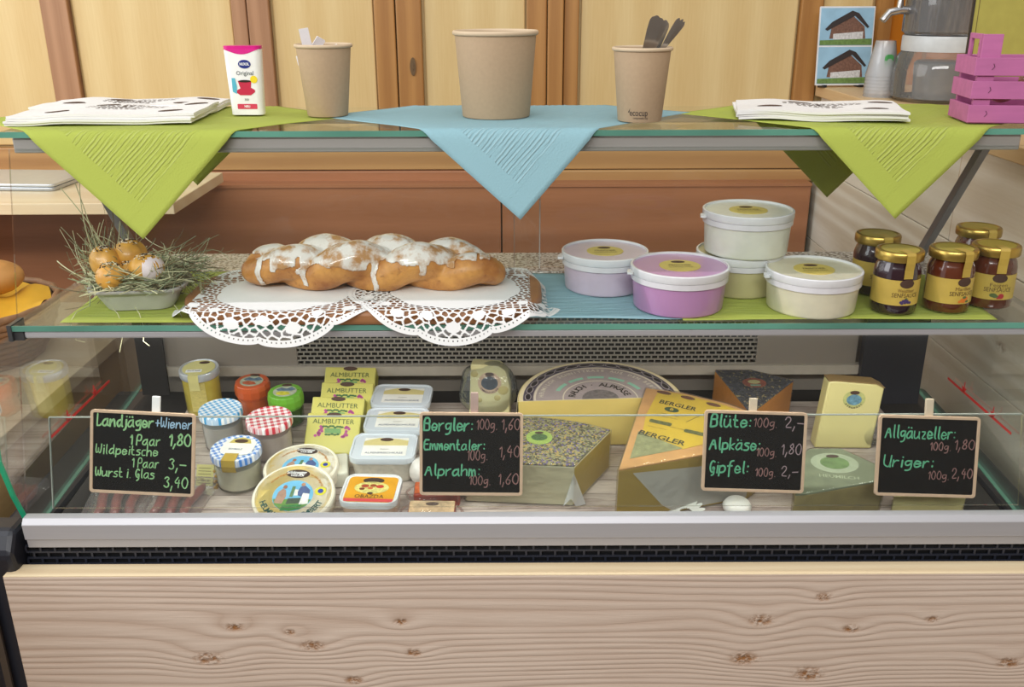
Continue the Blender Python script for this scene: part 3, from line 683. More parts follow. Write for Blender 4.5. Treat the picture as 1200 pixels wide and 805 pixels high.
# ---------------------------------------------------------------- paper bags on the top shelf
BAGW = pm('white_bag_paper', 'e9e7e4', 0.8, var=0.02, scale=30)
BROWNP = pm('dark_brown_print', '4c3428', 0.7)
def bag_pile(base, n, w, d, rz, labels, seed):
    for i in range(n):
        m = MB(); vs = []; N = 16; random.seed(seed + i)
        ox, oy, dr = random.uniform(-.003, .003), random.uniform(-.003, .003), random.uniform(-1.5, 1.5)
        def zz(x, y): return 0.0030 * noise.noise(Vector((x * 14, y * 14, seed))) + 0.0018 * sin(x * 42 + seed)
        for k in (0, 1):
            for b in range(N + 1):
                for a in range(N + 1):
                    x = (a / N - .5) * w; y = (b / N - .5) * d; vs.append((x, y, zz(x, y) + 0.0022 * k + (0.003 if k else 0.0) * 0.3))
        fs = []; q = (N + 1) ** 2
        for b in range(N):
            for a in range(N):
                s = b * (N + 1) + a; fs.append((s, s + N + 1, s + N + 2, s + 1)); fs.append((q + s, q + s + 1, q + s + N + 2, q + s + N + 1))
        for a in range(N):
            for (s, t_) in ((a, a + 1), ((N + 1) * N + a + 1, (N + 1) * N + a), ((a + 1) * (N + 1), a * (N + 1)), (a * (N + 1) + N, (a + 1) * (N + 1) + N)):
                fs.append((s, t_, q + t_, q + s))
        m.add(vs, fs)
        M = Matrix.Translation((base[0] + ox, base[1] + oy, base[2] + i * 0.0033)) @ Matrix.Rotation(R(rz + dr), 4, 'Z')
        o = part('paper_bag', m, BAGW, smooth=True, M=M, label=labels[i] if i < len(labels) else labels[-1]); o['category'] = 'paper bag'
        if i < n - 1: o['group'] = 'bags in the pile %s' % ('at left' if base[0] < 0 else 'at right')
        if i == n - 1:
            def lay(mb, nm): 
                mb.map(lambda p: (p.x, p.y, zz(p.x, p.y) + 0.0036)); return part(nm, mb, BROWNP, o, recalc=False)
            for (cx, cy) in ((-w * .3, -d * .18), (w * .33, -d * .22), (-w * .1, d * .25), (w * .40, d * .28)):
                lay(MB().add([(x, y, 0) for x, y in ell(0.018, 0.0085, 24, cx, cy)], [tuple(range(24))]), 'oval_print')
            for (cx, cy) in ((0.0, -d * .05), (w * .12, d * .12), (-.02, d * .05)):
                t1 = MB(); random.seed(int(cx * 1000) + 9)
                for r_ in range(3):
                    x = cx - 0.03
                    while x < cx + 0.03:
                        l = random.uniform(.003, .009); t1.add([(x, cy + r_ * .008, 0), (x + l, cy + r_ * .008, 0), (x + l, cy + r_ * .008 + .0025, 0), (x, cy + r_ * .008 + .0025, 0)], [(0, 1, 2, 3)]); x += l + .003
                lay(t1, 'small_print')
zb_ = Z(TS) + 0.0045
bag_pile((-0.585, 1.425, zb_), 4, 0.26, 0.15, 3, ['lowest white paper bag of the front pile at left of the top shelf', 'second white paper bag from the bottom, front pile at left', 'white paper bag directly under the printed top bag, front pile at left'] + ['topmost white paper bag with brown oval prints, front pile at left'], 3)
bag_pile((-0.60, 1.53, zb_ + 0.002), 3, 0.28, 0.11, -2, ['lowest white paper bag of the rear pile at left', 'middle white paper bag of the rear pile at left'] + ['topmost white paper bag of the rear pile, partly behind the front pile'], 11)
bag_pile((0.455, 1.435, zb_), 4, 0.235, 0.15, -11, ['lowest white paper bag of the pile beside the pink crate', 'second white paper bag from the bottom, pile beside the pink crate', 'white paper bag directly under the wavy top bag beside the pink crate'] + ['topmost wavy white paper bag with brown prints beside the pink crate'], 23)

# ---------------------------------------------------------------- sweetener box
p = onH(290, 138, TS)
t = thing('sweetener_box', 'white sweetener box with pink lid and red cup picture on the top shelf', 'box', T(p.x, p.y + 0.012, Z(TS) + 0.0042, rz=-2))
wS, hS, dS = 0.055, 0.100, 0.022
def hull(w0, w1, d, z0, z1, n=9):
    m = MB(); rings = []
    for k in range(n + 1):
        u = k / n; w = w0 + (w1 - w0) * u; rings.append([(x, y, z0 + (z1 - z0) * u) for x, y in rrect(w, d, d * 0.38, 4)])
    N = len(rings[0]); vs = [v for r_ in rings for v in r_]
    fs = [tuple(range(N - 1, -1, -1)), tuple(range(n * N, n * N + N))] + [(k * N + i, k * N + (i + 1) % N, (k + 1) * N + (i + 1) % N, (k + 1) * N + i) for k in range(n) for i in range(N)]
    return m.add(vs, fs)
part('body', hull(0.049, 0.056, dS, 0, hS * 0.95), pm('white_box_plastic', 'f1f0ee', 0.3), t, smooth=True)
part('cap', hull(0.0558, 0.0562, dS + 0.0006, hS * 0.955, hS), pm('magenta_cap', 'd61f86', 0.3), t, smooth=True)
yf = -dS / 2 - 0.0003
cr = [(-0.0275, hS * .955)] + [(-0.0275 + 0.055 * i / 12, hS * (.955 - 0.075 * sin(pi * i / 12) ** 1.3)) for i in range(13)] + [(0.0275, hS * .955)]
def decal(nm, out, col, par, y, M=Matrix(), rough=0.4): return part(nm, MB().prism(out, 0.0, 0.0002, M @ T(0, y, 0) @ XZF), pm(col + '_print', col, rough), par)
decal('cap_wave', cr, 'd61f86', t, yf)
b = decal('brand_oval', ell(0.0095, 0.0063, 28, 0.0035, 0.074), '23307e', t, yf)
part('lettering', text_mb('HUXOL', 0.0055, 0.03, width=0.0145).map(lambda p: (p.x + 0.0035, yf - 0.0005, p.y + 0.074)), pm('white_print', 'f4f4f4', 0.5), b)
part('lettering', text_mb('Original', 0.0085, 0.01, width=0.026).map(lambda p: (p.x + 0.003, yf - 0.0005, p.y + 0.061)), pm('grey_print', '6a7070', 0.5), t)
part('lettering', text_mb('300', 0.0045, 0.01).map(lambda p: (p.x + 0.002, yf - 0.0005, p.y + 0.0225)), pm('grey_print', '6a7070', 0.5), t)
cp = decal('cup_picture', [(-0.009, 0.050), (0.0115, 0.050), (0.010, 0.040), (0.0155, 0.037), (0.016, 0.034), (0.009, 0.029), (-0.007, 0.029), (-0.0125, 0.033), (-0.012, 0.036), (-0.006, 0.039)], 'c42848', t, yf)
part('coffee_picture', MB().prism(ell(0.0095, 0.0018, 20, 0.0015, 0.0495), 0, 0.0002, T(0, yf - 0.0003, 0) @ XZF), pm('coffee_print', '2c1a14', 0.4), cp)
decal('yellow_spot', ell(0.0055, 0.0055, 20, 0.0155, 0.052), 'ecd22c', t, yf - 0.0001)
decal('blue_figure', [(-0.018, 0.054), (-0.013, 0.054), (-0.011, 0.042), (-0.012, 0.031), (-0.018, 0.034)], '5ab4cc', t, yf - 0.0001)
b = decal('red_band', rrect(0.030, 0.0075, 0.001, 3, 0.002, 0.0125), 'd2405a', t, yf)
part('lettering', text_mb('NEU', 0.0045, 0.03).map(lambda p: (p.x + 0.002, yf - 0.0005, p.y + 0.0125)), pm('white_print', 'f4f4f4', 0.5), b)

# ---------------------------------------------------------------- paper cups
CUPM = pm('brown_kraft_paper', 'ba9f80', 0.7, var=0.04, scale=200)
CUPR = pm('kraft_rim', 'cdb799', 0.6, var=0.03)
def paper_cup(px, py, H, label, rb, rt, h, rz=0, lift=0.0035):
    p = onH(px, py, H)
    t = thing('paper_cup', label, 'cup', T(p.x, p.y + rb * 0.85, Z(H) + lift, rz=rz))
    part('wall', MB().lathe([(rb * 0.9, 0.004), (rb - 0.001, 0.0), (rb, 0.0012), (rt, h - 0.003), (rt - 0.0015, h - 0.003), (rb - 0.0015, 0.006), (rb * .4, 0.006)], 56), CUPM, t, smooth=True)
    part('rolled_rim', MB().add(*torus(rt + 0.0008, 0.0020 if rt < .05 else .0026, 56, 10)).map(lambda p: (p.x, p.y, p.z * 1.3 + h - 0.003)), CUPR, t, smooth='all')
    return t
def torus(r, q, n, m):
    vs = [((r + q * cos(2 * pi * j / m)) * cos(2 * pi * i / n), (r + q * cos(2 * pi * j / m)) * sin(2 * pi * i / n), q * sin(2 * pi * j / m)) for i in range(n) for j in range(m)]
    fs = [(i * m + j, ((i + 1) % n) * m + j, ((i + 1) % n) * m + (j + 1) % m, i * m + (j + 1) % m) for i in range(n) for j in range(m)]
    return vs, fs
k1 = paper_cup(381, 140, TS, 'brown paper cup with folded white sachets, left of the big cup', 0.0305, 0.0405, 0.104)
k2 = paper_cup(581, 142.5, TS, 'large brown paper tub standing empty in the middle of the blue napkin', 0.0505, 0.0600, 0.122)
k3 = paper_cup(752, 146.5, TS, 'brown paper cup printed ecocup holding cutlery', 0.0315, 0.0405, 0.102)
part('lettering', text_mb('ecocup', 0.0125, 0.004, width=0.026).map(lambda p: (p.x, 0, p.y)).map(lambda p: (p.x - 0.006, 0.0, p.z + 0.0135)).wrap(0.0332), pm('dark_print', '3a332c', 0.6), k3, recalc=False)
part('lettering', text_mb('compostable cup', 0.0045, 0.0, width=0.021).map(lambda p: (p.x - 0.003, 0.0, p.y + 0.0065)).wrap(0.0326), pm('dark_print', '3a332c', 0.6), k3, recalc=False)
part('leaf_mark', MB().add([(-0.022, 0, 0.0135), (-0.0195, 0, 0.0145), (-0.0185, 0, 0.020), (-0.021, 0, 0.0155)], [(0, 1, 2, 3)]).wrap(0.0333), pm('dark_print', '3a332c', 0.6), k3, recalc=False)
# sachets
SACH = pm('white_sachet_paper', 'e4e0e2', 0.6, var=0.05)
sb = k1.matrix_world.translation
for i, (dx, dy, dz, rx, ry, rz, lb) in enumerate(((-0.0225, -0.004, 0.098, 4, -9, 10, 'narrow white sachet sticking up highest from the left cup'), (-0.020, 0.012, 0.088, 20, 30, 30, 'white sachet leaning at the back of the left cup'), (-0.012, -0.006, 0.085, -12, 78, -12, 'short white sachet lying across the rim of the left cup'), (-0.004, 0.004, 0.087, 10, 70, 20, 'folded white sachet with a grey end in the left cup'))):
    m = MB().prism(rrect(0.014, 0.055, 0.001), -0.0015, 0.0015, XZ); m.map(lambda p: (p.x, p.y + 0.0014 * sin(p.z * 110), p.z))
    o = part('sachet', m, SACH, smooth=True, M=T(sb.x + dx, sb.y + dy, sb.z + dz, rx=rx, ry=ry, rz=rz)); tag(o, lb, 'sachet', 'sachets in the left cup')
# cutlery
cb = k3.matrix_world.translation
def cut(i, dx, dy, ry, rx, w, L_, lab, kind):
    zb0 = 0.008 if i < 3 else 0.036
    dx = (0.007, 0.014, 0.021, 0.028, 0.031, 0.0335)[i] - (0.104 - zb0) * tan(R(ry))
    t = thing(kind, lab, 'cutlery', T(cb.x + dx, cb.y + dy, cb.z + zb0, ry=ry, rx=rx), 'cutlery in the ecocup')
    n = 40; m = MB(); vs = []; fs = []
    for k in range(n + 1):
        u = k / n; ww = w * (0.40 + 0.60 * min(1, max(0, (u - .35) / .5))) * (sqrt(max(0.02, 1 - ((u - .93) / .07) ** 2)) if u > .93 else 1)
        for s in (-1, 1):
            for f in (-1, 1): vs.append((s * ww / 2, f * 0.0011 + 0.0015 * sin(u * 5), u * L_))
    for k in range(n):
        a = k * 4; fs += [(a, a + 4, a + 6, a + 2), (a + 1, a + 3, a + 7, a + 5), (a, a + 1, a + 5, a + 4), (a + 2, a + 6, a + 7, a + 3)]
    fs += [(0, 2, 3, 1), (n * 4, n * 4 + 1, n * 4 + 3, n * 4 + 2)]
    m.add(vs, fs); part('handle', m, STEEL, t, smooth=True)
for a in ((0, 0.006, 0.0, 14, 5, 0.0175, 0.140, 'widest steel handle standing leftmost in the ecocup', 'table_knife'), (1, 0.013, 0.004, 16, 2, 0.0155, 0.137, 'steel handle second from left in the ecocup', 'table_knife'), (2, 0.018, 0.008, 19, 0, 0.0145, 0.136, 'steel handle third from left, behind the others', 'table_knife'),
          (3, 0.018, -0.008, 28, 3, 0.0065, 0.118, 'thin fork handle just right of the knives in the ecocup', 'fork'), (4, 0.020, -0.003, 33, 2, 0.006, 0.122, 'thin fork handle leaning right in the ecocup', 'fork'), (5, 0.021, 0.002, 38, 0, 0.006, 0.125, 'thin fork handle leaning farthest right in the ecocup', 'fork')):
    cut(*a)

# ---------------------------------------------------------------- pink crate
PK = pm('pink_painted_wood', 'b9689a', 0.55, var=0.10, scale=14, stretch=(1, 6, 6), bump=0.15)
p = onH(1131, 148, TS)
t = thing('pink_crate', 'small pink wooden crate with slatted sides on the right end of the top shelf', 'crate', T(p.x + 0.002, p.y + 0.002, Z(TS) + 0.003, rz=-7))
Lc, Dc = 0.19, 0.085
part('base', MB().box(0.002, Lc - 0.002, 0.002, Dc - 0.002, 0.001, 0.005), PK, t)
for z0 in (0.002, 0.034, 0.065):
    part('slat', MB().box(0, Lc, 0, 0.004, z0, z0 + 0.0235), PK, t, bevel=0.0005)
    part('slat', MB().box(0, Lc, Dc - 0.004, Dc, z0, z0 + 0.0235), PK, t, bevel=0.0005)
    for x in (0.0, Lc - 0.004):
        part('slat', MB().box(x, x + 0.004, 0.0042, Dc - 0.0042, z0, z0 + 0.0235), PK, t, bevel=0.0005)
    q = MB()
    for x in (0.022,): q.tube([(x, -0.0003, z0 + 0.008), (x + 0.003, -0.0003, z0 + 0.012), (x + 0.001, -0.0003, z0 + 0.016)], 0.0004, 4)
    part('staple', q, pm('dark_staple', '3c2a34', 0.4, 0.6), t)
for x in (0.006, Lc - 0.014):
    for y in (0.0045, Dc - 0.012): part('corner_post', MB().box(x, x + 0.022 if x < .1 else x + 0.008, y, y + 0.007, 0.005, 0.088), PK, t)
hx = MB().box(0.006, 0.012, 0.012, 0.018, 0.088, 0.118).box(0.006, 0.012, 0.058, 0.064, 0.088, 0.118).box(0.006, 0.012, 0.012, 0.064, 0.111, 0.1185)
part('handle', MB().box(0.006, 0.010, 0.012, 0.020, 0.080, 0.112).box(0.006, 0.010, 0.052, 0.060, 0.080, 0.112).box(0.006, 0.010, 0.012, 0.060, 0.112, 0.119).box(0.006, 0.032, 0.0045, 0.010, 0.085, 0.119), PK, t, bevel=0.0005)
sw = film('sweet_wrapper', (0.95, 0.9, 0.8), 0.5, 0.1, wr=0.5)
for i in range(4):
    o = part('wrapped_sweet', MB().sphere((0, 0, 0), (0.018, 0.012, 0.014), 14, 8).map(lambda p: p * (1 + .12 * noise.noise(p * 90))), pm('wrapper_beige', 'cfa68c', 0.15, var=0.3, scale=70, coat=1), smooth='all', M=t.matrix_world @ T(0.05 + i * 0.037, 0.028, 0.040 + 0.016 * (i % 2), ry=20 * i))
    tag(o, ['wrapped sweet nearest the left end of the pink crate', 'second wrapped sweet from the left end of the pink crate', 'third wrapped sweet from the left end of the pink crate', 'wrapped sweet farthest right in the pink crate'][i], 'sweet', 'wrapped sweets in the pink crate')
# green card behind the crate
o = thing('greeting_card', 'olive green card with a dark twig print standing behind the pink crate', 'card', T(p.x + 0.052, p.y + 0.135, Z(TS) + 0.002, rx=-6, ry=2))
part('card_board', MB().box(0, 0.16, 0, 0.002, 0, 0.20), pm('olive_green_card', 'a9a04a', 0.6), o)
part('dark_edge', MB().box(-0.003, 0.0, -0.001, 0.003, 0, 0.20), pm('card_dark_edge', '2e2620', 0.5), o)
part('border_line', MB().box(0.006, 0.0066, -0.0006, -0.0001, 0.05, 0.19), pm('card_print_brown', '5a4426', 0.6), o)
tw = MB()
for (x0, z0, an) in ((0.018, 0.075, 100), (0.036, 0.058, 60), (0.055, 0.066, 120)):
    for k in range(6):
        a = R(an + random.uniform(-50, 50)); l = 0.008
        cx, cz = x0 + 0.004 * k * cos(R(an)) , z0 + 0.005 * k * sin(R(an)) 
        tw.prism(ell(0.0032, 0.0012, 8), 0, 0.0003, T(cx + 0.003 * cos(a), -0.0002, cz + 0.003 * sin(a)) @ XZF @ Matrix.Rotation(a, 4, 'Z'))
    tw.tube([(x0, -0.0004, z0 - 0.006), (x0 + 0.024 * cos(R(an)), -0.0004, z0 + 0.028 * sin(R(an)))], 0.0004, 4)
part('twig_print', tw, pm('card_print_brown', '5a4426', 0.6), o)

# ================================================================ middle shelf
# hay nest in a foil tray
p = onH(157, 368, MS)
TR = T(p.x, p.y + 0.040, Z(MS) + 0.0035, rz=6)
t = thing('foil_tray', 'shallow pale grey foil tray holding hay and small buns', 'tray', TR)
def tray_mb(w0, d0, w1, d1, h, th=0.0008):
    m = MB(); A = rrect(w0, d0, 0.02, 6); B = rrect(w1, d1, 0.025, 6); C = rrect(w1 + 0.010, d1 + 0.010, 0.03, 6); n = len(A)
    vs = [(x, y, 0) for x, y in A] + [(x * (1 + .01 * (i % 2)), y * (1 + .02 * (i % 2)), h) for i, (x, y) in enumerate(B)] + [(x, y, h + 0.001) for x, y in C] + [(x, y, h - 0.003) for x, y in C]
    fs = [tuple(range(n))]
    for k in range(3): fs += [(k * n + i, k * n + (i + 1) % n, (k + 1) * n + (i + 1) % n, (k + 1) * n + i) for i in range(n)]
    return m.add(vs, fs)
o = part('tray_body', tray_mb(0.092, 0.064, 0.124, 0.090, 0.032), pm('matt_foil', 'cbc8c6', 0.4, 0.15, var=0.06, scale=50, bump=0.3), t, smooth=True, recalc=False)
o.modifiers.new('thickness', 'SOLIDIFY').thickness = 0.0008
HAY = [pm('hay_green_grey', '8a9472', 0.8, var=0.2, scale=30), pm('hay_pale', 'c6c49c', 0.8, var=0.2, scale=30), pm('hay_brown', '6b5c40', 0.8, var=0.2, scale=30)]
random.seed(21); hay = MB()
def strand(c, d, l, r, curve, m=hay, n=9):
    pts = []; p_ = Vector(c); v_ = Vector(d).normalized(); ax = Vector((random.uniform(-1, 1), random.uniform(-1, 1), random.uniform(-1, 1))).normalized()
    for k in range(n):
        pts.append(p_.copy()); p_ += v_ * (l / n); v_ = (Matrix.Rotation(curve / n, 3, ax) @ v_)
        if p_.z < 0.001: p_.z = 0.001
        if p_.y < -0.030 and -0.062 < p_.x < 0.062 and p_.z < 0.034: p_.z = 0.034
    m.tube(pts, r, 3, flat=0.5)
for i in range(720):
    a = random.uniform(0, 2 * pi); k = random.gauss(0.82, 0.22)
    x, y = 0.063 * k * cos(a), 0.050 * k * sin(a); z_ = 0.012 + 0.040 * random.random() * (1.2 if y > 0 or x > 0.04 else 0.6)
    hay.i = random.choice((0, 0, 1, 1, 1, 2))
    if y < -0.012: z_ = max(z_, 0.038); y = max(y, -0.040)
    th_ = a + random.choice((-1, 1)) * random.uniform(0.8, 2.1)
    strand((x - 0.02 * cos(th_), y - 0.02 * sin(th_), z_), (cos(th_), sin(th_), random.uniform(-0.35, 0.5)), random.uniform(0.035, 0.085), random.uniform(0.0004, 0.0010), random.uniform(-1.6, 1.6))
for i in range(150):      # tuft rising at the left and back
    hay.i = random.choice((0, 0, 1, 1, 2))
    strand((random.gauss(-0.048, 0.016), random.uniform(-0.01, 0.05), 0.02 + random.random() * .03), (random.gauss(-.15, .5), random.gauss(0.1, .3), 1.0), random.uniform(0.04, 0.095), random.uniform(0.0003, 0.0007), random.uniform(-2.5, 2.5))
for i in range(120):      # loose strands to the right
    hay.i = random.choice((0, 0, 2))
    strand((random.uniform(0.02, 0.075), random.uniform(-0.01, 0.05), 0.03 + random.random() * .03), (1.0, random.gauss(0, .5), random.gauss(0.0, .5)), random.uniform(0.04, 0.07), random.uniform(0.0003, 0.0006), random.uniform(-2.5, 2.5))
for (c, d, l, cv) in (((-0.055, 0.0, 0.05), (-.25, .1, 1), 0.15, 0.8), ((-0.04, 0.02, 0.05), (-.35, .1, 1), 0.14, -0.9), ((-0.05, 0.0, 0.05), (-.1, 0, 1), 0.135, .3), ((-0.03, 0.0, 0.06), (.1, 0, 1), 0.10, .3), ((-0.06, -0.02, 0.04), (-1, -.1, .5), 0.08, 1.6), ((-0.05, -0.02, 0.02), (-1, -.3, .3), .09, 1.4)):
    hay.i = random.choice((1, 2)); strand(c, d, l, 0.0009, cv, n=16)
for pts in ([(-.03, -.045, .006), (-.02, -.060, .004), (-.012, -.068, -.016), (-.022, -.071, -.05)], [(.0, -.045, .008), (.01, -.062, .003), (.016, -.069, -.02), (.012, -.070, -.035), (.02, -.072, -.042)], [(-.07, -.02, .004), (-.08, -.045, .003), (-.083, -.066, -.004), (-.078, -.070, -.030), (-.066, -.071, -.033)], [(.05, -.03, .004), (.06, -.05, .003), (.068, -.066, -.002), (.072, -.070, -.022)]):
    hay.i = 1; hay.tube(pts, 0.0006, 4)
for i in range(0):
    hay.i = random.choice((1, 2)); a = random.uniform(pi, 2 * pi); strand((0.06 * cos(a), 0.045 * sin(a), 0.005), (cos(a) * random.uniform(.4, 2), sin(a) * .5, 0.0), random.uniform(.02, .05), 0.0005, random.uniform(-2, 2))
for i in range(260):      # chopped bed in the tray
    hay.i = random.choice((0, 0, 1)); a = random.uniform(0, 6.28); strand((random.uniform(-.045, .045), random.uniform(-.035, .03), random.uniform(.018, .034)), (cos(a), sin(a), random.uniform(-.2, .2)), 0.025, 0.0006, 0.6, n=4)
o = part('hay', hay, HAY, kind='stuff', M=TR @ T(0, 0, 0.001), recalc=False); tag(o, 'loose nest of dry green hay spilling out of the foil tray', 'hay')
BUN = pm('glazed_bun_crust', 'd69b40', 0.45, var=0.28, scale=38, coat=0.3)
for i, (dx, dy, dz, r, s, lab) in enumerate(((-0.042, -0.010, 0.066, 0.0205, 1.15, 'seeded bun at the upper left of the hay nest'), (-0.030, -0.030, 0.050, 0.0205, 1.0, 'seeded bun lowest and frontmost in the hay nest'), (-0.012, 0.010, 0.072, 0.0225, 0.95, 'seeded golden bun at the back top of the hay nest'), (-0.010, -0.010, 0.050, 0.018, 1.0, 'small golden bun wedged in the middle of the hay nest'), (0.016, -0.018, 0.057, 0.0235, 0.9, 'golden bun with white frosted side at right of the hay nest'))):
    t = thing('seeded_bun', lab, 'bun', TR @ T(dx, dy, dz, rz=i * 40), 'buns in the hay nest')
    m = MB().sphere((0, 0, 0), (r * 1.05, r, r * s), 28, 18); m.map(lambda p: p * (1 + 0.09 * noise.noise(p * 45 + Vector((i, 0, 0))) - 0.10 * exp(-(p.x / .003) ** 2) * (1 if p.z > 0 else 0)))
    part('crust', m, BUN, t, smooth='all')
    sm = MB(); sm2 = MB()
    for k in range(60):
        a = random.uniform(0, 6.28); q = random.uniform(0, 0.75); n_ = Vector((sin(q) * cos(a), sin(q) * sin(a), cos(q)))
        (sm if k % 2 else sm2).sphere((0, 0, 0), (0.0019, 0.0011, 0.0007), 6, 4, Matrix.Translation((n_.x * r * 1.04, n_.y * r, n_.z * r * s * 1.0)) @ n_.to_track_quat('Z', 'Y').to_matrix().to_4x4() @ Matrix.Rotation(random.uniform(0, 3), 4, 'Z'))
    part('seeds', sm, pm('dark_seed', '3d2c1c', 0.5), t, kind='stuff'); part('seeds', sm2, pm('pale_seed', 'e6d6b8', 0.5), t, kind='stuff')
    if i == 4:
        q = MB().sphere((0, 0, 0), (r * 1.05, r, r * s), 28, 18)
        q.map(lambda p: p * (1.02 + 0.09 * noise.noise(p * 45 + Vector((i, 0, 0))))); q.f = [f for f in q.f if all(q.v[a][0] * 0.77 - q.v[a][1] * 0.64 < -0.45 * r + 0.006 * noise.noise(Vector(q.v[a]) * 200) for a in f)]; q.mi = [0] * len(q.f)
        part('sugar_coat', q, pm('white_sugar', 'ecdde0', 0.6), t, smooth='all', recalc=False, M=Matrix.Rotation(R(20), 4, 'Z'))

# wooden board
p1 = onH(205, 366, MS - 0.01); p2 = onH(638, 380, MS - 0.01)
BH = 0.020; bx = (p1.x + p2.x) / 2; bw = p2.x - p1.x
t = part('bread_board', MB().prism(rrect(bw, 0.225, 0.09, 12), 0, BH), wood('brown_board_wood', '8a5c38', 'a9754a', 'x', 20, 2.5, 0.5, 0.08, contrast=0.4), smooth=True, bevel=0.006, seg=3, M=T(bx, 1.211 + 0.1125, Z(MS) + 0.0006)); tag(t, 'long rounded brown wooden board under the paper doilies', 'board')
# doilies: fine sheet with real cut-outs
DOI = pm('white_lace_paper', 'ececea', 0.75, var=0.02)
def doily(label, cx, cy, rx, ry, rot, lift, Yf, seed):
    random.seed(seed); m = MB(); NA, NR = 600, 140
    nsc = 9
    def R0(a): return 1.0 + 0.055 * abs(cos(a * nsc / 2)) ** 0.6 - 0.035
    # pattern cells live in the unit ring 0.60..0.94
    seeds = []
    nA = 58
    for j, rr in enumerate((0.615, 0.66, 0.71, 0.765, 0.82, 0.875, 0.925)):
        for k in range(nA):
            seeds.append((rr + random.uniform(-.012, .012), 2 * pi * (k + 0.5 * (j % 2)) / nA + random.uniform(-.02, .02)))
    grid = {}
    for s in seeds: grid.setdefault((int(s[0] / 0.04), int((s[1] % (2 * pi)) / (2 * pi / 90))), []).append(s)
    discs = [(0.775 + 0.06 * (k % 2), 2 * pi * (k + .5) / 20) for k in range(20)]
    def solid(r, a):
        if r < 0.60: return True
        if r > 0.935:                                   # scalloped hem with pin marks
            return not (0.952 < r < 0.966 and (a * 150 / (2 * pi)) % 1 < 0.3)
        if 0.60 <= r < 0.612: return True
        for (dr, da) in discs:
            dd = (a - da + pi) % (2 * pi) - pi
            if (r - dr) ** 2 / 0.052 ** 2 + (dd * 0.78) ** 2 / 0.062 ** 2 < 1: return True
        gi, gj = int(r / 0.04), int((a % (2 * pi)) / (2 * pi / 90)); d1 = d2 = 9
        for i in (-1, 0, 1):
            for j in (-1, 0, 1):
                for s in grid.get((gi + i, (gj + j) % 90), ()):
                    dd = (a - s[1] + pi) % (2 * pi) - pi; d = sqrt((r - s[0]) ** 2 + (dd * r) ** 2)
                    if d < d1: d1, d2 = d, d1
                    elif d < d2: d2 = d
        return d2 - d1 < 0.0165
    idx = {}; ca, sa = cos(R(rot)), sin(R(rot))
    zb = Z(MS) + 0.0006 + BH + lift
    def vert(i, j):
        k = (i, j % NA)
        if k in idx: return idx[k]
        a = 2 * pi * (j % NA) / NA; r = (0.60 + (i / NR) * 0.40) * R0(a) if i >= 0 else 0
        x, y = rx * r * cos(a), ry * r * sin(a); X, Y = cx + x * ca - y * sa, cy + x * sa + y * ca
        z_ = zb + 0.0006 * noise.noise(Vector((X * 25, Y * 25, seed)))
        if Y < Yf:
            d = Yf - Y; q = 0.018; an = min(1.25, d / q)
            z_ -= q * (1 - cos(an)) + max(0, d - 1.25 * q) * sin(1.25); Y = Yf - q * sin(an) - max(0, d - 1.25 * q) * cos(1.25)
        xl, xr, yb = bx - bw / 2 + 0.02, bx + bw / 2 - 0.02, 1.42
        o_ = max(0, xl - X, X - xr, Y - yb)
        if o_ > 0: z_ -= min(BH - 0.001 + lift, o_ * 0.75)
        m.v.append((X, Y, z_)); idx[k] = len(m.v) - 1; return idx[k]
    for i in range(NR):
        rm = 0.60 + (i + .5) / NR * 0.40
        for j in range(NA):
            a = 2 * pi * (j + .5) / NA
            if solid(rm, a): m.f.append([vert(i, j), vert(i + 1, j), vert(i + 1, j + 1), vert(i, j + 1)]); m.mi.append(0)
    # plain centre as concentric rings
    prev = [vert(0, j) for j in range(0, NA, 10)]
    rings = [0.5, 0.35, 0.2, 0.08]
    base = [vert(0, j) for j in range(NA)]
    for q in rings:
        cur = []
        for j in range(NA // 6):
            a = 2 * pi * j * 6 / NA; x, y = rx * q * cos(a), ry * q * sin(a); X, Y = cx + x * ca - y * sa, cy + x * sa + y * ca
            m.v.append((X, Y, zb + 0.0004)); cur.append(len(m.v) - 1)
        n_ = len(cur)
        for j in range(n_):
            if q == 0.5: m.f.append([cur[j]] + [base[j * 6 + k] for k in range(7) if j * 6 + k < NA] + ([base[0]] if j == n_ - 1 else []) + [cur[(j + 1) % n_]])
            else: m.f.append([cur[j], prev_[j], prev_[(j + 1) % n_], cur[(j + 1) % n_]])
            m.mi.append(0)
        prev_ = cur
    m.f.append(list(cur)); m.mi.append(0)
    o = part('paper_doily', m, DOI, smooth='all', recalc=False); tag(o, label, 'doily'); return o
dl = onH(330, 352, MS - BH); dr = onH(532, 350, MS - BH)
doily('white lace paper doily under the left half of the braided loaf', dl.x, 1.306, 0.160, 0.146, 4, 0.0010, 1.214, 5)
doily('white lace paper doily under the right half of the loaf, overlapping the other doily', dr.x, 1.308, 0.152, 0.146, -8, 0.0026, 1.214, 6)

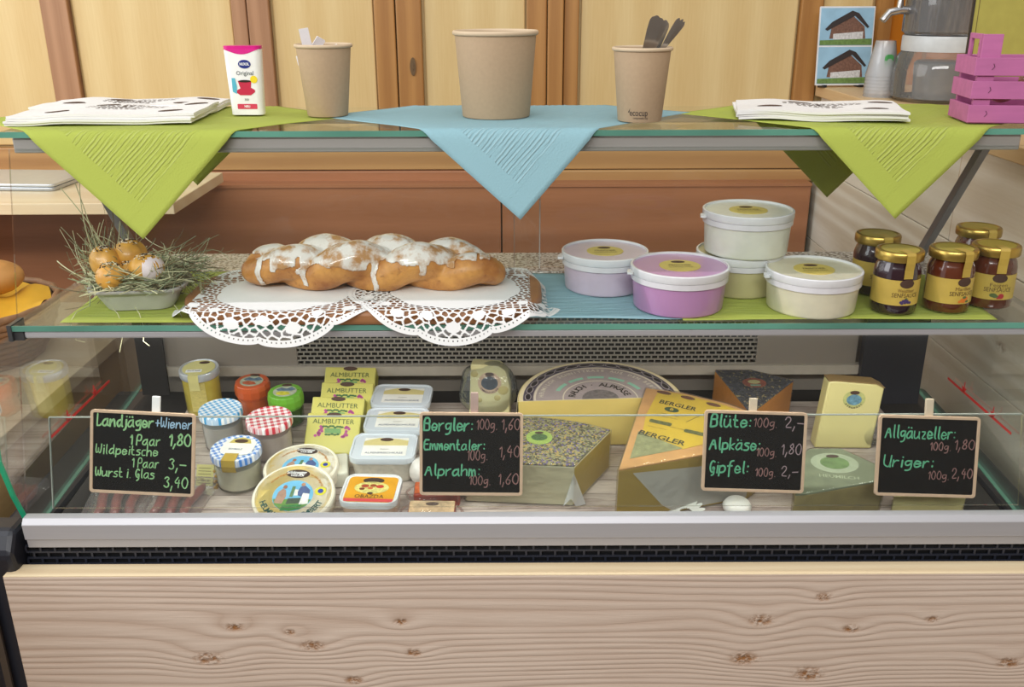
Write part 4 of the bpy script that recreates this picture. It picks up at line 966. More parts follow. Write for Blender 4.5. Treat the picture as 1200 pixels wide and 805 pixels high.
# braided loaf
def braid():
    m = MB(); N = 90; Lh = 0.178
    for k in range(3):
        pts = []; rad = []
        for i in range(N + 1):
            u = i / N * 2 - 1; ph = u * 3.9 + 2 * pi * k / 3
            tp = max(0.0, 1 - abs(u) ** 3.2) ** 0.6
            pts.append((u * Lh, (0.028 * cos(ph)) * (0.25 + 0.75 * tp), 0.031 + 0.013 * sin(2 * ph + 0.5) * tp - 0.008 * (1 - tp)))
            rad.append(0.0295 * (0.60 + 0.40 * tp) * (0.94 + 0.06 * sin(ph * 2)))
        m.tube(pts, rad, 18, flat=0.92)
        for e in (0, -1): m.sphere(pts[e], rad[e], 14, 10)
    me = mesh_of(m, 'loaf', BUN); fix(me); o = bpy.data.objects.new('loaf_tmp', me)
    r = o.modifiers.new('r', 'REMESH'); r.mode = 'VOXEL'; r.voxel_size = 0.0017; r.use_smooth_shade = True
    s = o.modifiers.new('s', 'SMOOTH'); s.iterations = 6; s.factor = 0.6
    me2 = flat_eval(o)
    bpy.data.objects.remove(o); bpy.data.meshes.remove(me); return me2
lm = braid(); zmin = 0.004
nrm_ = [v.normal.copy() for v in lm.vertices]
for v in lm.vertices:
    c = v.co.copy(); c.z = max(c.z, zmin + 0.0); c.z -= zmin
    nn = noise.noise(c * 60) * 0.0012 + noise.noise(c * 18) * 0.002
    c += nrm_[v.index] * nn
    if c.z < 0: c.z = 0
    v.co = c
def crust_mat():
    k = NT('braided_loaf_crust'); f = k.noise(k.obj(), 22, 5, 0.6); g = k.noise(k.obj(), 140, 4)
    c = k.mix(k.ramp(f, 0.33, 0.62), L('9c5a25'), L('d3964a')); c = k.mix(k.ramp(g, 0.6, 0.85), c, L('84491c'))
    k.l(c, k.b.inputs['Base Color']); k.b.inputs['Roughness'].default_value = 0.5; k.b.inputs['Coat Weight'].default_value = 0.25; k.b.inputs['Coat Roughness'].default_value = 0.3
    k.bump(g, 0.4, 0.001); return k.m
lm.materials.clear(); lm.materials.append(crust_mat()); lm.polygons.foreach_set('use_smooth', [True] * len(lm.polygons)); lm.polygons.foreach_set('material_index', [0] * len(lm.polygons))
lp_ = onH(434, 340, MS - BH - 0.003)
LM = T(lp_.x + 0.001, 1.335, Z(MS) + BH + 0.0040, rz=-2)
t = thing('braided_loaf', 'large braided sweet loaf with white sugar icing, lying on the lace doilies', 'bread', LM)
o = bpy.data.objects.new('crust', lm); COL.objects.link(o); o.parent = t
bm = bmesh.new(); bm.from_mesh(lm); bm.verts.ensure_lookup_table()
random.seed(4); drips = [(-0.176 + 0.012, 0.002), (-0.108, 0.026), (-0.013, 0.0035), (0.06, 0.03), (0.035, 0.03)]
def iced(c, nrm):
    e = c.z - 0.040 + 0.022 * noise.noise(Vector((c.x * 26, c.y * 22, c.z * 40 + 5))) + 0.010 * noise.noise(c * 90) + 0.012 * (nrm.z - 0.4)
    if abs(c.x) > 0.155: e -= 0.010
    v = e
    for (x, lo) in ((-0.158, 0.006), (-0.092, 0.008), (0.010, 0.001), (-0.135, 0.03), (0.08, 0.026)):
        w = 0.0034 + 0.002 * (c.z / 0.05)
        if c.y < 0 and c.z > lo: v = max(v, 0.002 * (1 - ((c.x - x - 0.004 * noise.noise(Vector((c.z * 60, x, 0)))) / w) ** 2))
    for (x0, z0, x1, z1) in ((-0.085, 0.046, -0.015, 0.062), (-0.10, 0.030, -0.06, 0.055), (0.012, 0.045, 0.045, 0.064), (0.012, 0.040, -0.012, 0.064)):
        if c.y < 0.0:
            dx, dz = x1 - x0, z1 - z0; tt = max(0, min(1, ((c.x - x0) * dx + (c.z - z0) * dz) / (dx * dx + dz * dz)))
            dd = sqrt((c.x - x0 - dx * tt) ** 2 + (c.z - z0 - dz * tt) ** 2)
            if dd < 0.004: v = max(v, 0.001)
    return v > 0
keep = [f for f in bm.faces if iced(f.calc_center_median(), f.normal)]
ks = set(keep); bmesh.ops.delete(bm, geom=[f for f in bm.faces if f not in ks], context='FACES')
for v in bm.verts: v.co += v.normal * 0.0004
im = bpy.data.meshes.new('icing'); bm.to_mesh(im); bm.free()
def ice_mat():
    k = NT('sugar_icing'); f = k.noise(k.obj(), 45, 4, 0.6)
    k.l(k.mix(k.ramp(f, 0.38, 0.55), L('b98a58'), L('e6e0d8')), k.b.inputs['Base Color']); k.b.inputs['Roughness'].default_value = 0.25; k.b.inputs['Coat Weight'].default_value = 0.5
    k.bump(k.noise(k.obj(), 120, 2), 0.3, 0.001); return k.m
im.materials.clear(); im.materials.append(ice_mat()); im.polygons.foreach_set('use_smooth', [True] * len(im.polygons))
o = bpy.data.objects.new('icing', im); COL.objects.link(o); o.parent = t
s = o.modifiers.new('thickness', 'SOLIDIFY'); s.thickness = 0.0013; s.offset = 1
s = o.modifiers.new('smooth', 'SMOOTH'); s.iterations = 3

# ---------------------------------------------------------------- round tubs
def tub(name_label, M, r, h, body, lidc, rz=0, lidrough=0.3, grp=None):
    t = thing('plastic_tub', name_label, 'tub', M, grp)
    part('tub_wall', MB().lathe([(r * 0.88, 0.0), (r * 0.905, 0.0015), (r * 0.91, 0.003), (r * 0.955, h - 0.010), (r * 0.955, h - 0.003)], 60), body, t, smooth=True)
    part('rim_collar', MB().lathe([(r * 0.958, h - 0.020), (r * 0.985, h - 0.0195), (r * 0.985, h - 0.012), (r * 0.965, h - 0.011)], 60), pm('milky_rim', 'dcdadd', 0.25, coat=0.4), t, smooth=True)
    part('lid_rim', MB().lathe([(r * 0.992, h - 0.011), (r, h - 0.010), (r, h - 0.001), (r * 0.985, h), (r * 0.955, h), (r * 0.945, h - 0.004), (r * 0.93, h - 0.0045)], 60), pm('milky_lid', 'dfdfe1', 0.22, coat=0.5), t, smooth=True, recalc=False)
    part('lid_panel', MB().lathe([(r * 0.93, h - 0.0055), (r * 0.93, h - 0.0042), (0.0, h - 0.0035)], 60), lidc, t, smooth=True)
    part('tab', MB().prism(rrect(0.018, 0.009, 0.003), h - 0.010, h - 0.007, T(-r * 1.02, -0.01, 0, rz=80)), pm('milky_lid', 'dfdfe1', 0.22), t)
    lb = part('lid_label', MB().prism(ell(r * 0.42, r * 0.42, 40), h - 0.0036, h - 0.0022), pm('yellow_label', 'cdb860', 0.4, var=0.12, scale=60), t)
    part('brown_oval', MB().prism(ell(0.010, 0.0055, 24, 0, r * 0.26), h - 0.0021, h - 0.0019), BROWNP, lb)
    part('lettering', text_mb('FRISCHER', 0.008, 0.01, width=0.032).map(lambda p: (p.x, p.y + 0.001, h - 0.0019)), pm('brown_text', '5c4a30', 0.5), lb, recalc=False)
    part('lettering', text_mb('ALPENQUARK', 0.006, 0.0, width=0.036).map(lambda p: (p.x, p.y - 0.009, h - 0.0019)), pm('brown_text', '5c4a30', 0.5), lb, recalc=False)
    return t
def shelf_pt(px, py, r, H=MS):   # py = front foot of a round thing
    q = onH(px, py, H); return Vector((q.x * (1 + r * 0.8 / 1.3), q.y + r, Z(H)))
rt_ = 0.0665
def tp_(px, py, H=MS, lift=0.003): v = shelf_pt(px, py, rt_ * 0.9, H); return T(v.x, v.y, v.z + lift)
tub('pale lilac-white lidded tub on the blue napkin, leftmost of the round tubs', tp_(708, 351), 0.066, 0.058, pm('lilac_white_tub', 'cdbccb', 0.3, coat=0.3, sub=0.2), pm('lid_over_pale', 'c9bda8', 0.25, coat=0.5))
tub('purple berry tub in front of the stacked white tub', tp_(795, 375), 0.070, 0.061, pm('purple_tub', 'b889b4', 0.3, coat=0.3, sub=0.2, var=0.04, scale=25), pm('lid_over_purple', 'b78fae', 0.25, coat=0.5))
low = tub('olive-tinted tub carrying the topmost white tub', tp_(865, 353), 0.066, 0.060, pm('olive_white_tub', 'c3b98c', 0.3, coat=0.3), pm('lid_over_pale', 'c9bda8', 0.25))
lt = low.matrix_world.translation
tub('white tub standing on top of another tub, highest on the middle shelf', T(lt.x + 0.004, lt.y - 0.010, lt.z + 0.0610), 0.0665, 0.064, pm('white_tub', 'dcdccf', 0.3, coat=0.3, sub=0.2), pm('lid_over_white', 'cfd2ae', 0.25, coat=0.5))
tub('wide cream-coloured tub right of the stack, nearest the sauce jars', tp_(951, 377), 0.0675, 0.058, pm('cream_tub', 'd8d2b8', 0.3, coat=0.3, sub=0.2), pm('lid_over_cream', 'c2bc7e', 0.25, coat=0.5))

# ---------------------------------------------------------------- sauce jars
GOLD = pm('gold_lid', 'b79a4e', 0.28, 0.85, var=0.08, scale=30)
def glass_col(nm, c): return pm(nm, c, 0.08, coat=1.0, var=0.15, scale=30)
def jar(label, px, py, col, rz, title, fruit, bits):
    r = 0.0315; h = 0.090; v = shelf_pt(px, py, r)
    t = thing('sauce_jar', label, 'jar', T(v.x, v.y, Z(MS) + 0.0022, rz=rz))
    part('glass_body', MB().lathe([(0.026, 0.0), (0.0305, 0.003), (0.0315, 0.008), (0.0315, 0.060), (0.0295, 0.068), (0.0272, 0.073), (0.0272, 0.080)], 44), glass_col('sauce_' + col, col), t, smooth=True)
    part('lid', MB().lathe([(0.0318, 0.0765), (0.0325, 0.078), (0.0325, 0.087), (0.031, 0.0895), (0.028, 0.0900), (0.0265, 0.0888), (0.0, 0.0888)], 44), GOLD, t, smooth=True)
    part('lid_sticker', MB().lathe([(0.0255, 0.0889), (0.0255, 0.0893), (0.0, 0.0893)], 36), pm('olive_yellow_sticker', 'a8963a', 0.4), t)
    YL = pm('yellow_jar_label', 'c8ab50', 0.45, var=0.15, scale=22)
    n = 30; a0, a1 = R(-105), R(90); q = MB(); rr = 0.0319
    q.add([(rr * sin(a0 + (a1 - a0) * i / n), -rr * cos(a0 + (a1 - a0) * i / n), z_) for z_ in (0.016, 0.052) for i in range(n + 1)], [(i, i + 1, n + 2 + i, n + 1 + i) for i in range(n)])
    lb = part('label', q, YL, t, smooth='all', recalc=False)
    part('seal_strip', MB().add([(x, y, z_) for (y, z_) in ((-0.008, 0.0898), (-0.031, 0.0905), (-0.0331, 0.087), (-0.0331, 0.076), (-0.0318, 0.066), (-0.0322, 0.0545)) for x in (-0.0065, 0.0065)], [(i * 2, i * 2 + 1, i * 2 + 3, i * 2 + 2) for i in range(5)]), pm('yellow_strip', 'b79a44', 0.45), t, recalc=False)
    def w(mb, off=0.0322): return mb.wrap(off)
    ov = MB(); n_ = 16
    ov.add([(-0.0105 + 0.021 * i / n_, 0, 0.0475 + s_ * 0.0062 * sqrt(max(0.0, 1 - (2 * i / n_ - 1) ** 2))) for i in range(n_ + 1) for s_ in (-1, 1)], [(2 * i, 2 * i + 2, 2 * i + 3, 2 * i + 1) for i in range(n_)])
    o = part('brown_oval', w(ov, 0.0324), BROWNP, lb, recalc=False)
    part('lettering', w(text_mb(title, 0.0075, 0.0, width=0.024).map(lambda p: (p.x, 0.0, p.y + 0.0375))), pm('brown_text2', '6a4a28', 0.5), lb, recalc=False)
    part('lettering', w(text_mb('SENFSAUCE', 0.0088, 0.0, width=0.038).map(lambda p: (p.x, 0.0, p.y + 0.0305))), pm('dark_brown_text', '4a3020', 0.5), lb, recalc=False)
    f = MB()
    for (x, z_, q_) in bits[0]: f.prism(ell(q_, q_, 12, x, z_), 0, 0.0002, XZF)
    part('fruit_picture', w(f, 0.0323), pm('fruit_' + fruit, fruit, 0.5), lb)
    f = MB()
    for (x, z_, q_) in bits[1]: f.prism(ell(q_, q_ * .6, 12, x, z_), 0, 0.0002, XZF)
    part('leaf_picture', w(f, 0.0324), pm('leaf_print', bits[2], 0.5), lb)
    return t
grape = ([(x, z_, 0.002) for x, z_ in ((-.006, .021), (-.003, .023), (0, .024), (.003, .023), (-.004, .0195), (0, .0205), (.004, .021), (0, .0225), (.007, .0205))], [(0.001, .0262, .002)], '5a6a3c')
orange = ([(0.0, .021, .0032), (.006, .0235, .003), (.003, .020, .0025), (-.004, .0195, .002)], [(.008, .0195, .003), (0.003, .0255, .003)], 'd9a22c')
fig = ([(.005, .0215, .004), (.001, .020, .0025)], [(-.006, .023, .005), (-.003, .0215, .004)], '3f6a34')
DARKC, REDB = '2a1620', '5a2a18'
jar('dark sauce jar with gold lid behind and left of the front grape jar', 1021, 350, DARKC, 6, 'Weichsel', '3c2430', grape)
jar('dark sauce jar with grape picture and gold lid, frontmost of the two dark jars', 1046, 373, DARKC, 6, 'Weissblauer', '4a3a66', grape)
jar('red-brown sauce jar with orange picture beside the metal strut', 1108, 371, REDB, 14, 'Marillen', 'd8782c', orange)
jar('red-brown sauce jar hidden behind the two front jars at right, only its lid showing', 1137, 340, REDB, 10, 'Feigen', 'b03038', fig)
jar('red-brown sauce jar with fig picture, rightmost on the shelf', 1157, 366, REDB, -6, 'Feigen', 'b03038', fig)

# ================================================================ refrigerated deck
def topM(px, py, h, rz=0, rx=0, ry=0, lift=0.001): return deckM(px, py, h, rz, rx, ry, lift)
JG = film('preserve_glass', (0.99, 0.99, 0.99), 0.06, 0.03, gl=.8)
def fill(nm, c): return pm(nm, c, 0.25, coat=0.9, var=0.12, scale=50, sub=0.1)
# --- tall mustard-yellow jar with white lid
t = thing('preserve_jar', 'tall jar of yellow spread with silver-white lid, rearmost at left', 'jar', topM(233, 431, 0.088, rz=4))
r = 0.034
part('glass_body', MB().lathe([(r * .88, 0), (r * .95, 0.004), (r * .95, 0.074), (r * .9, 0.078)], 44), fill('mustard_spread', 'b8a545'), t, smooth=True)
part('lid', MB().lathe([(r * 1.0, 0.074), (r * 1.03, 0.076), (r * 1.03, 0.086), (r * 1.0, 0.088), (r * .94, 0.088), (r * .92, 0.0868), (0, 0.0868)], 44), pm('silver_white_lid', 'c9cdd2', 0.3, 0.3), t, smooth=True)
lb = part('lid_label', MB().prism(ell(r * .84, r * .84, 36), 0.087, 0.0876), pm('pale_yellow_label', 'd9d08c', 0.45, var=.08, scale=40), t)
part('brown_oval', MB().prism(ell(0.0095, 0.005, 24, 0.006, 0.019), 0.0877, 0.0879), BROWNP, lb)
part('white_field', MB().prism(rrect(0.028, 0.010, 0.001, 3, -0.006, -0.013), 0.0877, 0.0879), pm('white_print', 'f4f4f4', 0.5), lb)
part('lettering', text_mb('Senf hell', 0.006, 0.01, width=0.022).map(lambda p: (p.x - 0.006, p.y - 0.013, 0.0882)), BROWNP, lb, recalc=False)
q = MB().add([(x, -r * .985, z_) for z_ in (0.014, 0.072) for x in (-0.014, -0.007, 0, .007, .014)], [(i, i + 1, i + 6, i + 5) for i in range(4)]); q.v = [(x, -sqrt((r * .975) ** 2 - x * x), z_) for x, y, z_ in q.v]
part('side_label', q, pm('straw_label', 'c4b46a', 0.5, var=.2, scale=120, stretch=(1, 1, 3)), t, recalc=False)
part('seal_strip', MB().add([(x, y, z_) for y, z_ in ((-0.02, 0.0882), (-0.0352, 0.0885), (-0.0358, 0.076), (-0.034, 0.058)) for x in (-0.012, 0.006)], [(i * 2, i * 2 + 1, i * 2 + 3, i * 2 + 2) for i in range(3)]), pm('pale_yellow_label', 'd9d08c', 0.45), t, recalc=False)
# --- octagonal-lidded jars
def faceted(label, px, py, lidc, bodyc, nm, rz):
    h = 0.062; r = 0.0315
    t = thing('preserve_jar', label, 'jar', topM(px, py, h, rz=rz))
    part('glass_body', MB().lathe([(r * .8, 0), (r * .92, 0.004), (r * .94, 0.03), (r * .86, 0.046)], 12), fill(nm + '_contents', bodyc), t, smooth=True)
    part('sleeve_lid', MB().lathe([(r * .93, 0.034), (r * 1.0, 0.040), (r * 1.02, 0.052), (r * .96, h - 0.002), (r * .93, h)], 14), pm(nm + '_sleeve', lidc, 0.35, var=.06, coat=.3), t, bevel=0.0008)
    part('label_rim', MB().prism(ell(r * .86, r * .86, 30), h, h + 0.0004), pm(nm + '_label', lidc, 0.4, var=.1), t)
    pc = part('picture', MB().prism(ell(r * .66, r * .62, 30, 0, -.001), h + 0.0005, h + 0.0007), pm('label_meadow', 'aeb49c', 0.45, var=.3, scale=150), t)
    part('brown_oval', MB().prism(ell(0.0095, 0.0045, 24, 0.0, 0.021), h + 0.0008, h + 0.001), BROWNP, t)
    part('lake_picture', MB().prism([(-.016, .004), (-.008, .012), (0.002, .008), (.010, .014), (.018, .005), (.01, .0), (-.012, .001)], h + 0.0008, h + 0.001), pm('label_lake', '5c7488', 0.45, var=.3, scale=200), pc)
    part('food_picture', MB().prism([(-.015, -.006), (-.006, -.001), (.006, -.004), (.012, -.012), (.0, -.016), (-.012, -.013)], h + 0.0008, h + 0.001), pm(nm + '_food', 'c8c03c' if 'green' in nm else 'b85a38', 0.45, var=.3, scale=200), pc)
    part('speck', MB().prism(ell(.0015, .001, 10, r * .72, .003), h + 0.0008, h + 0.001), BROWNP, t)
faceted('jar with orange-red faceted lid behind the gingham jars', 295, 447, 'c8592c', 'a8502c', 'orange', -4)
faceted('jar with bright green faceted lid beside the butter packets', 334, 459, '6aa832', '2f4a22', 'green', 2)
# --- gingham jars
def gjar(label, px, py, gcol, gname, h, r, rz, body, withlabel=False):
    t = thing('gingham_jar', label, 'jar', topM(px, py, h, rz=rz))
    part('contents', MB().lathe([(r * .76, 0.003), (r * .86, 0.006), (r * .87, h - 0.024)], 40), fill('meat_spread_' + body, body), t, smooth=True)
    part('glass_body', MB().lathe([(r * .80, 0), (r * .90, 0.004), (r * .92, h - 0.020), (r * .96, h - 0.012)], 44), JG, t, smooth=True)
    part('lid', MB().lathe([(r * 1.0, h - 0.0125), (r * 1.0, h - 0.004), (r * .975, h - 0.0008), (r * .93, h), (r * .88, h - 0.0006), (0, h - 0.0006)], 56), gingham(gname, gcol, 96 if 'red' in gname else 118), t, smooth=True)
    return t
gjar('jar with light blue and white gingham lid, left of the red gingham jar', 258, 479, '3a9ad0', 'blue_gingham', 0.072, 0.0365, 38, 'eee4da')
gjar('jar with red and white gingham lid', 315, 489, 'c8283c', 'red_gingham', 0.072, 0.0385, 20, 'ecd8d0')
t = gjar('blue gingham jar with yellow and white label across its lid', 276, 525, '3f7fd0', 'deep_blue_gingham', 0.066, 0.0400, 34, 'f2e8cc', True)
MT = Matrix.Rotation(R(-34 - 4), 4, 'Z')
lb = part('lid_label', MB().prism(rrect(0.052, 0.046, 0.014, 5, 0.004, 0.002), 0.0662, 0.0666, MT), pm('white_label', 'e9e6df', 0.5), t)
part('yellow_top', MB().prism([(-.014, .012), (.022, .012), (.017, .024), (.004, .029), (-.010, .024)], 0.0667, 0.0669, MT), pm('yellow_label', 'cdb860', 0.4), lb)
part('brown_oval', MB().prism(ell(0.011, 0.0055, 24, 0.004, 0.018), 0.0670, 0.0672, MT), BROWNP, lb)
part('lettering', text_mb('SCHMALZ', 0.006, 0.01, width=0.022).map(lambda p: MT @ Vector((p.x + .002, p.y - 0.006, 0.0672))), pm('blue_grey_text', '4c5876', 0.5), lb, recalc=False)
part('seal_strip', MB().add([tuple(MT @ Vector((x, y, z_))) for y, z_ in ((-0.018, 0.0670), (-0.0400, 0.0672), (-0.0415, 0.056), (-0.0395, 0.045)) for x in (-0.010, 0.012)], [(i * 2, i * 2 + 1, i * 2 + 3, i * 2 + 2) for i in range(3)]), pm('yellow_strip', 'b79a44', 0.45), t, recalc=False)
# price tag with bow
t = thing('paper_tag', 'small yellow paper tag with a bow of gold ribbon, left of the labelled gingham jar', 'tag', topM(241, 570, 0.0, rx=58, rz=-4))
part('tag_paper', MB().box(-0.016, 0.012, 0.0, 0.034, 0, 0.0008), pm('pale_yellow_label', 'd9d08c', 0.45), t)
q = MB()
for i in range(6): q.box(-0.013, 0.008, 0.004 + i * .0048, 0.0048 + i * .0048, 0.0009, 0.001)
part('ruled_lines', q, pm('brown_text', '5c4a30', 0.5), t)
q = MB()
for k, (x, y) in enumerate(((0.015, 0.024), (0.018, 0.016), (0.016, 0.008), (0.021, 0.003), (0.018, -0.002))): q.sphere((x, y, 0.003), (0.0038, 0.0030, 0.003), 8, 6)
part('ribbon_bow', q, pm('gold_ribbon', 'b88a2c', 0.35, coat=.5), t, smooth='all')

# --- round camembert boxes
def camembert(label, M, r, full):
    h = 0.026
    t = thing('camembert_box', label, 'cheese box', M)
    part('box_wall', MB().lathe([(r * .97, 0), (r * .99, 0.002), (r * .99, h - 0.010), (r * 1.02, h - 0.009), (r * 1.02, h - 0.002), (r, h)], 60), pm('cream_box_card', 'eee6d2', 0.5, var=.03), t, smooth=True)
    lb = part('lid_label', MB().prism(ell(r * .94, r * .94, 56), h, h + 0.0003), pm('pale_yellow_lid_print', 'e8cd7a', 0.4, var=.06, scale=20), t)
    part('lid_ring', MB().lathe([(r * .94, h + .0003), (r * .945, h + .0012), (r * .975, h + .0012), (r * .985, h)], 60), pm('cream_box_card', 'eee6d2', 0.5), t, smooth=True, recalc=False)
    z_ = h + 0.0004
    pic = part('round_picture', MB().prism(ell(r * .50, r * .50, 40, 0, -r * .06), z_, z_ + .0002), pm('picture_sky', '6fb2d6', 0.4, var=.12, scale=60), t)
    z2 = z_ + .0003
    def pb(nm, pts, c, dz=0): part(nm, MB().prism([(x * r, y * r - r * .06) for x, y in pts], z2 + dz, z2 + dz + .0001), pm('print_' + c, c, 0.45, var=.2, scale=200), pic)
    pb('meadow', [(-.47, -.12), (.47, -.12), (.40, -.3), (.25, -.43), (0, -.5), (-.25, -.43), (-.40, -.3)], '5f8a3c')
    pb('kettle', [(-.12, -.28), (.34, -.24), (.36, -.06), (-.10, -.10)], '3c4a3c', .0002)
    pb('man_in_brown', [(-.42, -.25), (-.22, -.28), (-.16, -.02), (-.2, .16), (-.28, .22), (-.38, .1)], 'a88470', .0003)
    pb('head', ell(.055, .06, 12, -.24, .27), '9a6a50', .0004)
    pb('second_head', ell(.055, .06, 12, .2, .36), 'b08468', .0004)
    pb('man_in_blue', [(.12, .0), (.40, -.1), (.40, .18), (.26, .32), (.14, .28), (.1, .12)], '4a5a86', .0003)
    pb('white_apron', [(.2, -.3), (.42, -.26), (.40, .06), (.24, .08)], 'e2dfd8', .0004)
    pb('milk_churn', [(-.08, -.05), (.0, -.05), (.02, .3), (-.06, .3)], '5a7a54', .0002)
    pb('cow', [(.02, .0), (.14, .0), (.14, .18), (.02, .2)], 'dcd8d0', .0002)
    pb('green_banner', [(-.22, -.50), (.26, -.44), (.27, -.28), (-.2, -.34)], '2f7a3c', .0005)
    bo = part('brown_oval', MB().prism(ell(r * .30, r * .14, 32, -r * .05, r * .66), z2, z2 + .0002, Matrix.Rotation(R(-3), 4, 'Z')), pm('dark_brown_oval', '40302a', 0.4), t)
    part('lettering', text_mb('Schönegger', r * .15, 0.01, width=r * .50).map(lambda p: (p.x - r * .05, p.y + r * .70, z2 + .0004)), pm('white_print', 'f4f4f4', 0.5), bo, recalc=False)
    part('lettering', text_mb('KÄSE-ALM', r * .11, 0.01, width=r * .32).map(lambda p: (p.x - r * .02, p.y + r * .60, z2 + .0004)), pm('white_print', 'f4f4f4', 0.5), bo, recalc=False)
    part('blue_seal', MB().prism(ell(r * .07, r * .07, 20, r * .66, r * .10), z2 + .0002, z2 + .0004), pm('blue_print', '2c3f9c', 0.4), t)
    part('yellow_seal', MB().prism(ell(r * .14, r * .14, 20, r * .66, r * .10), z2, z2 + .0001), pm('bright_yellow_print', 'd8cf3c', 0.4), t)
    m = arc_text('HEUMILCH CAMEMBERT', r * .76, 205, 338, r * .21, inside=True) if full else None
    if m: m.map(lambda p: (p.x, p.y, z2 + .0003)); part('lettering', m, pm('green_blue_text', '2f5a54', 0.5), lb, recalc=False)
    for (a0, a1) in ((150, 112), (62, 22)):
        m = arc_text('aus reiner Bergmilch', r * .72, a0, a1, r * .085); m.map(lambda p: (p.x, p.y, z2 + .0003)); part('lettering', m, pm('orange_text', 'c88a3c', 0.5), lb, recalc=False)
    return t
camembert('round cheese box lying behind and partly under the front camembert box', topM(353, 545, 0.040, rx=4, rz=-6, lift=0.014), 0.058, False)
camembert('round camembert box with a dairy scene on its lid, frontmost and propped towards the viewer', topM(345, 577, 0.042, rx=13, rz=-2, lift=0.018), 0.0610, True)
t = part('cheese_packet', MB().prism(rrect(0.09, 0.06, 0.006), 0, 0.028), pm('pale_packet', 'dedac8', 0.5, var=.1), bevel=0.003, M=topM(376, 556, 0.01, rz=8)); tag(t, 'pale wrapped packet lying behind the two round cheese boxes', 'packet')

# --- butter
def butter(label, px, py, rz, tilt, up=0.0):
    # px,py: centre of the front face's upper edge
    w, hh_, d = 0.0935, 0.073, 0.036
    M = topM(px, py, 0.056 + up, rz=rz, lift=up + .001)
    t = thing('butter_packet', label, 'butter', M @ Matrix.Rotation(R(-tilt), 4, 'X') , 'butter packets')
    YB = pm('yellow_butter_wrap', 'cbc366', 0.35, var=.05, scale=20, coat=.3)
    part('wrapper', MB().box(-w / 2, w / 2, 0.0, d, 0, hh_), YB, t, bevel=0.0025)
    part('fold', MB().add([(w / 2 + .0004, .003, .003), (w / 2 + .0004, d - .003, .003), (w / 2 + .0012, d / 2, hh_ / 2)], [(0, 1, 2)]).add([(w / 2 + .0004, .003, hh_ - .003), (w / 2 + .0012, d / 2, hh_ / 2), (w / 2 + .0004, d - .003, hh_ - .003)], [(0, 1, 2)]), pm('darker_wrap', 'b3aa3c', 0.35), t, recalc=False)
    def fr(nm, mb, c, off=0.0004): mb.map(lambda p: (p.x, -off, p.y)); return part(nm, mb, c, t, recalc=False)
    fr('lettering', text_mb('ALMBUTTER', 0.0125, 0.0, width=0.072).map(lambda p: (p.x, p.y + hh_ - 0.016, 0)), pm('olive_green_text', '4a5c34', 0.5), .0007)
    fr('brown_oval', MB().add([(x, y, 0) for x, y in ell(.013, .0042, 24, 0, hh_ - 0.0035)], [tuple(range(24))]), BROWNP, .0006)
    fr('banner', MB().add([(-.013, hh_ - .037, 0), (.015, hh_ - .037, 0), (.014, hh_ - .028, 0), (-.014, hh_ - .028, 0)], [(0, 1, 2, 3)]), pm('green_banner', '6f9a5c', 0.5), .0006)
    m = MB(); m2 = MB(); random.seed(2)
    for s in (-1, 1):
        for k in range(10):
            x = s * .0235 + random.uniform(-.006, .006); y = hh_ - .033 + random.uniform(-.010, .008); m.add([(a, b, 0) for a, b in ell(.0028, .0026, 8, x, y)], [tuple(range(8))])
    for k in range(9): x = -.016 + k * .004; y = hh_ - .026 + random.uniform(-.001, .002); m2.add([(a, b, 0) for a, b in ell(.003, .0018, 8, x, y)], [tuple(range(8))])
    for k in range(5): x = -.010 + k * .005; y = hh_ - .040 + random.uniform(-.001, .002); m2.add([(a, b, 0) for a, b in ell(.003, .0018, 8, x, y)], [tuple(range(8))])
    fr('flower_print', m, pm('pink_flower_print', 'b04a86', 0.5, var=.2, scale=300), .0006); fr('leaf_print', m2, pm('leaf_green_print', '3f6a3a', 0.5), .0008)
butter('yellow butter packet at the very back of the row', 404, 443, -2, 48, .020)
butter('yellow butter packet second from the back of the row', 400, 462, -2, 48, .013)
butter('yellow butter packet second from the front of the row', 388, 480, -4, 48, .006)
butter('yellow butter packet at the front of the row, its whole flower picture showing', 383, 499, -3, 50)

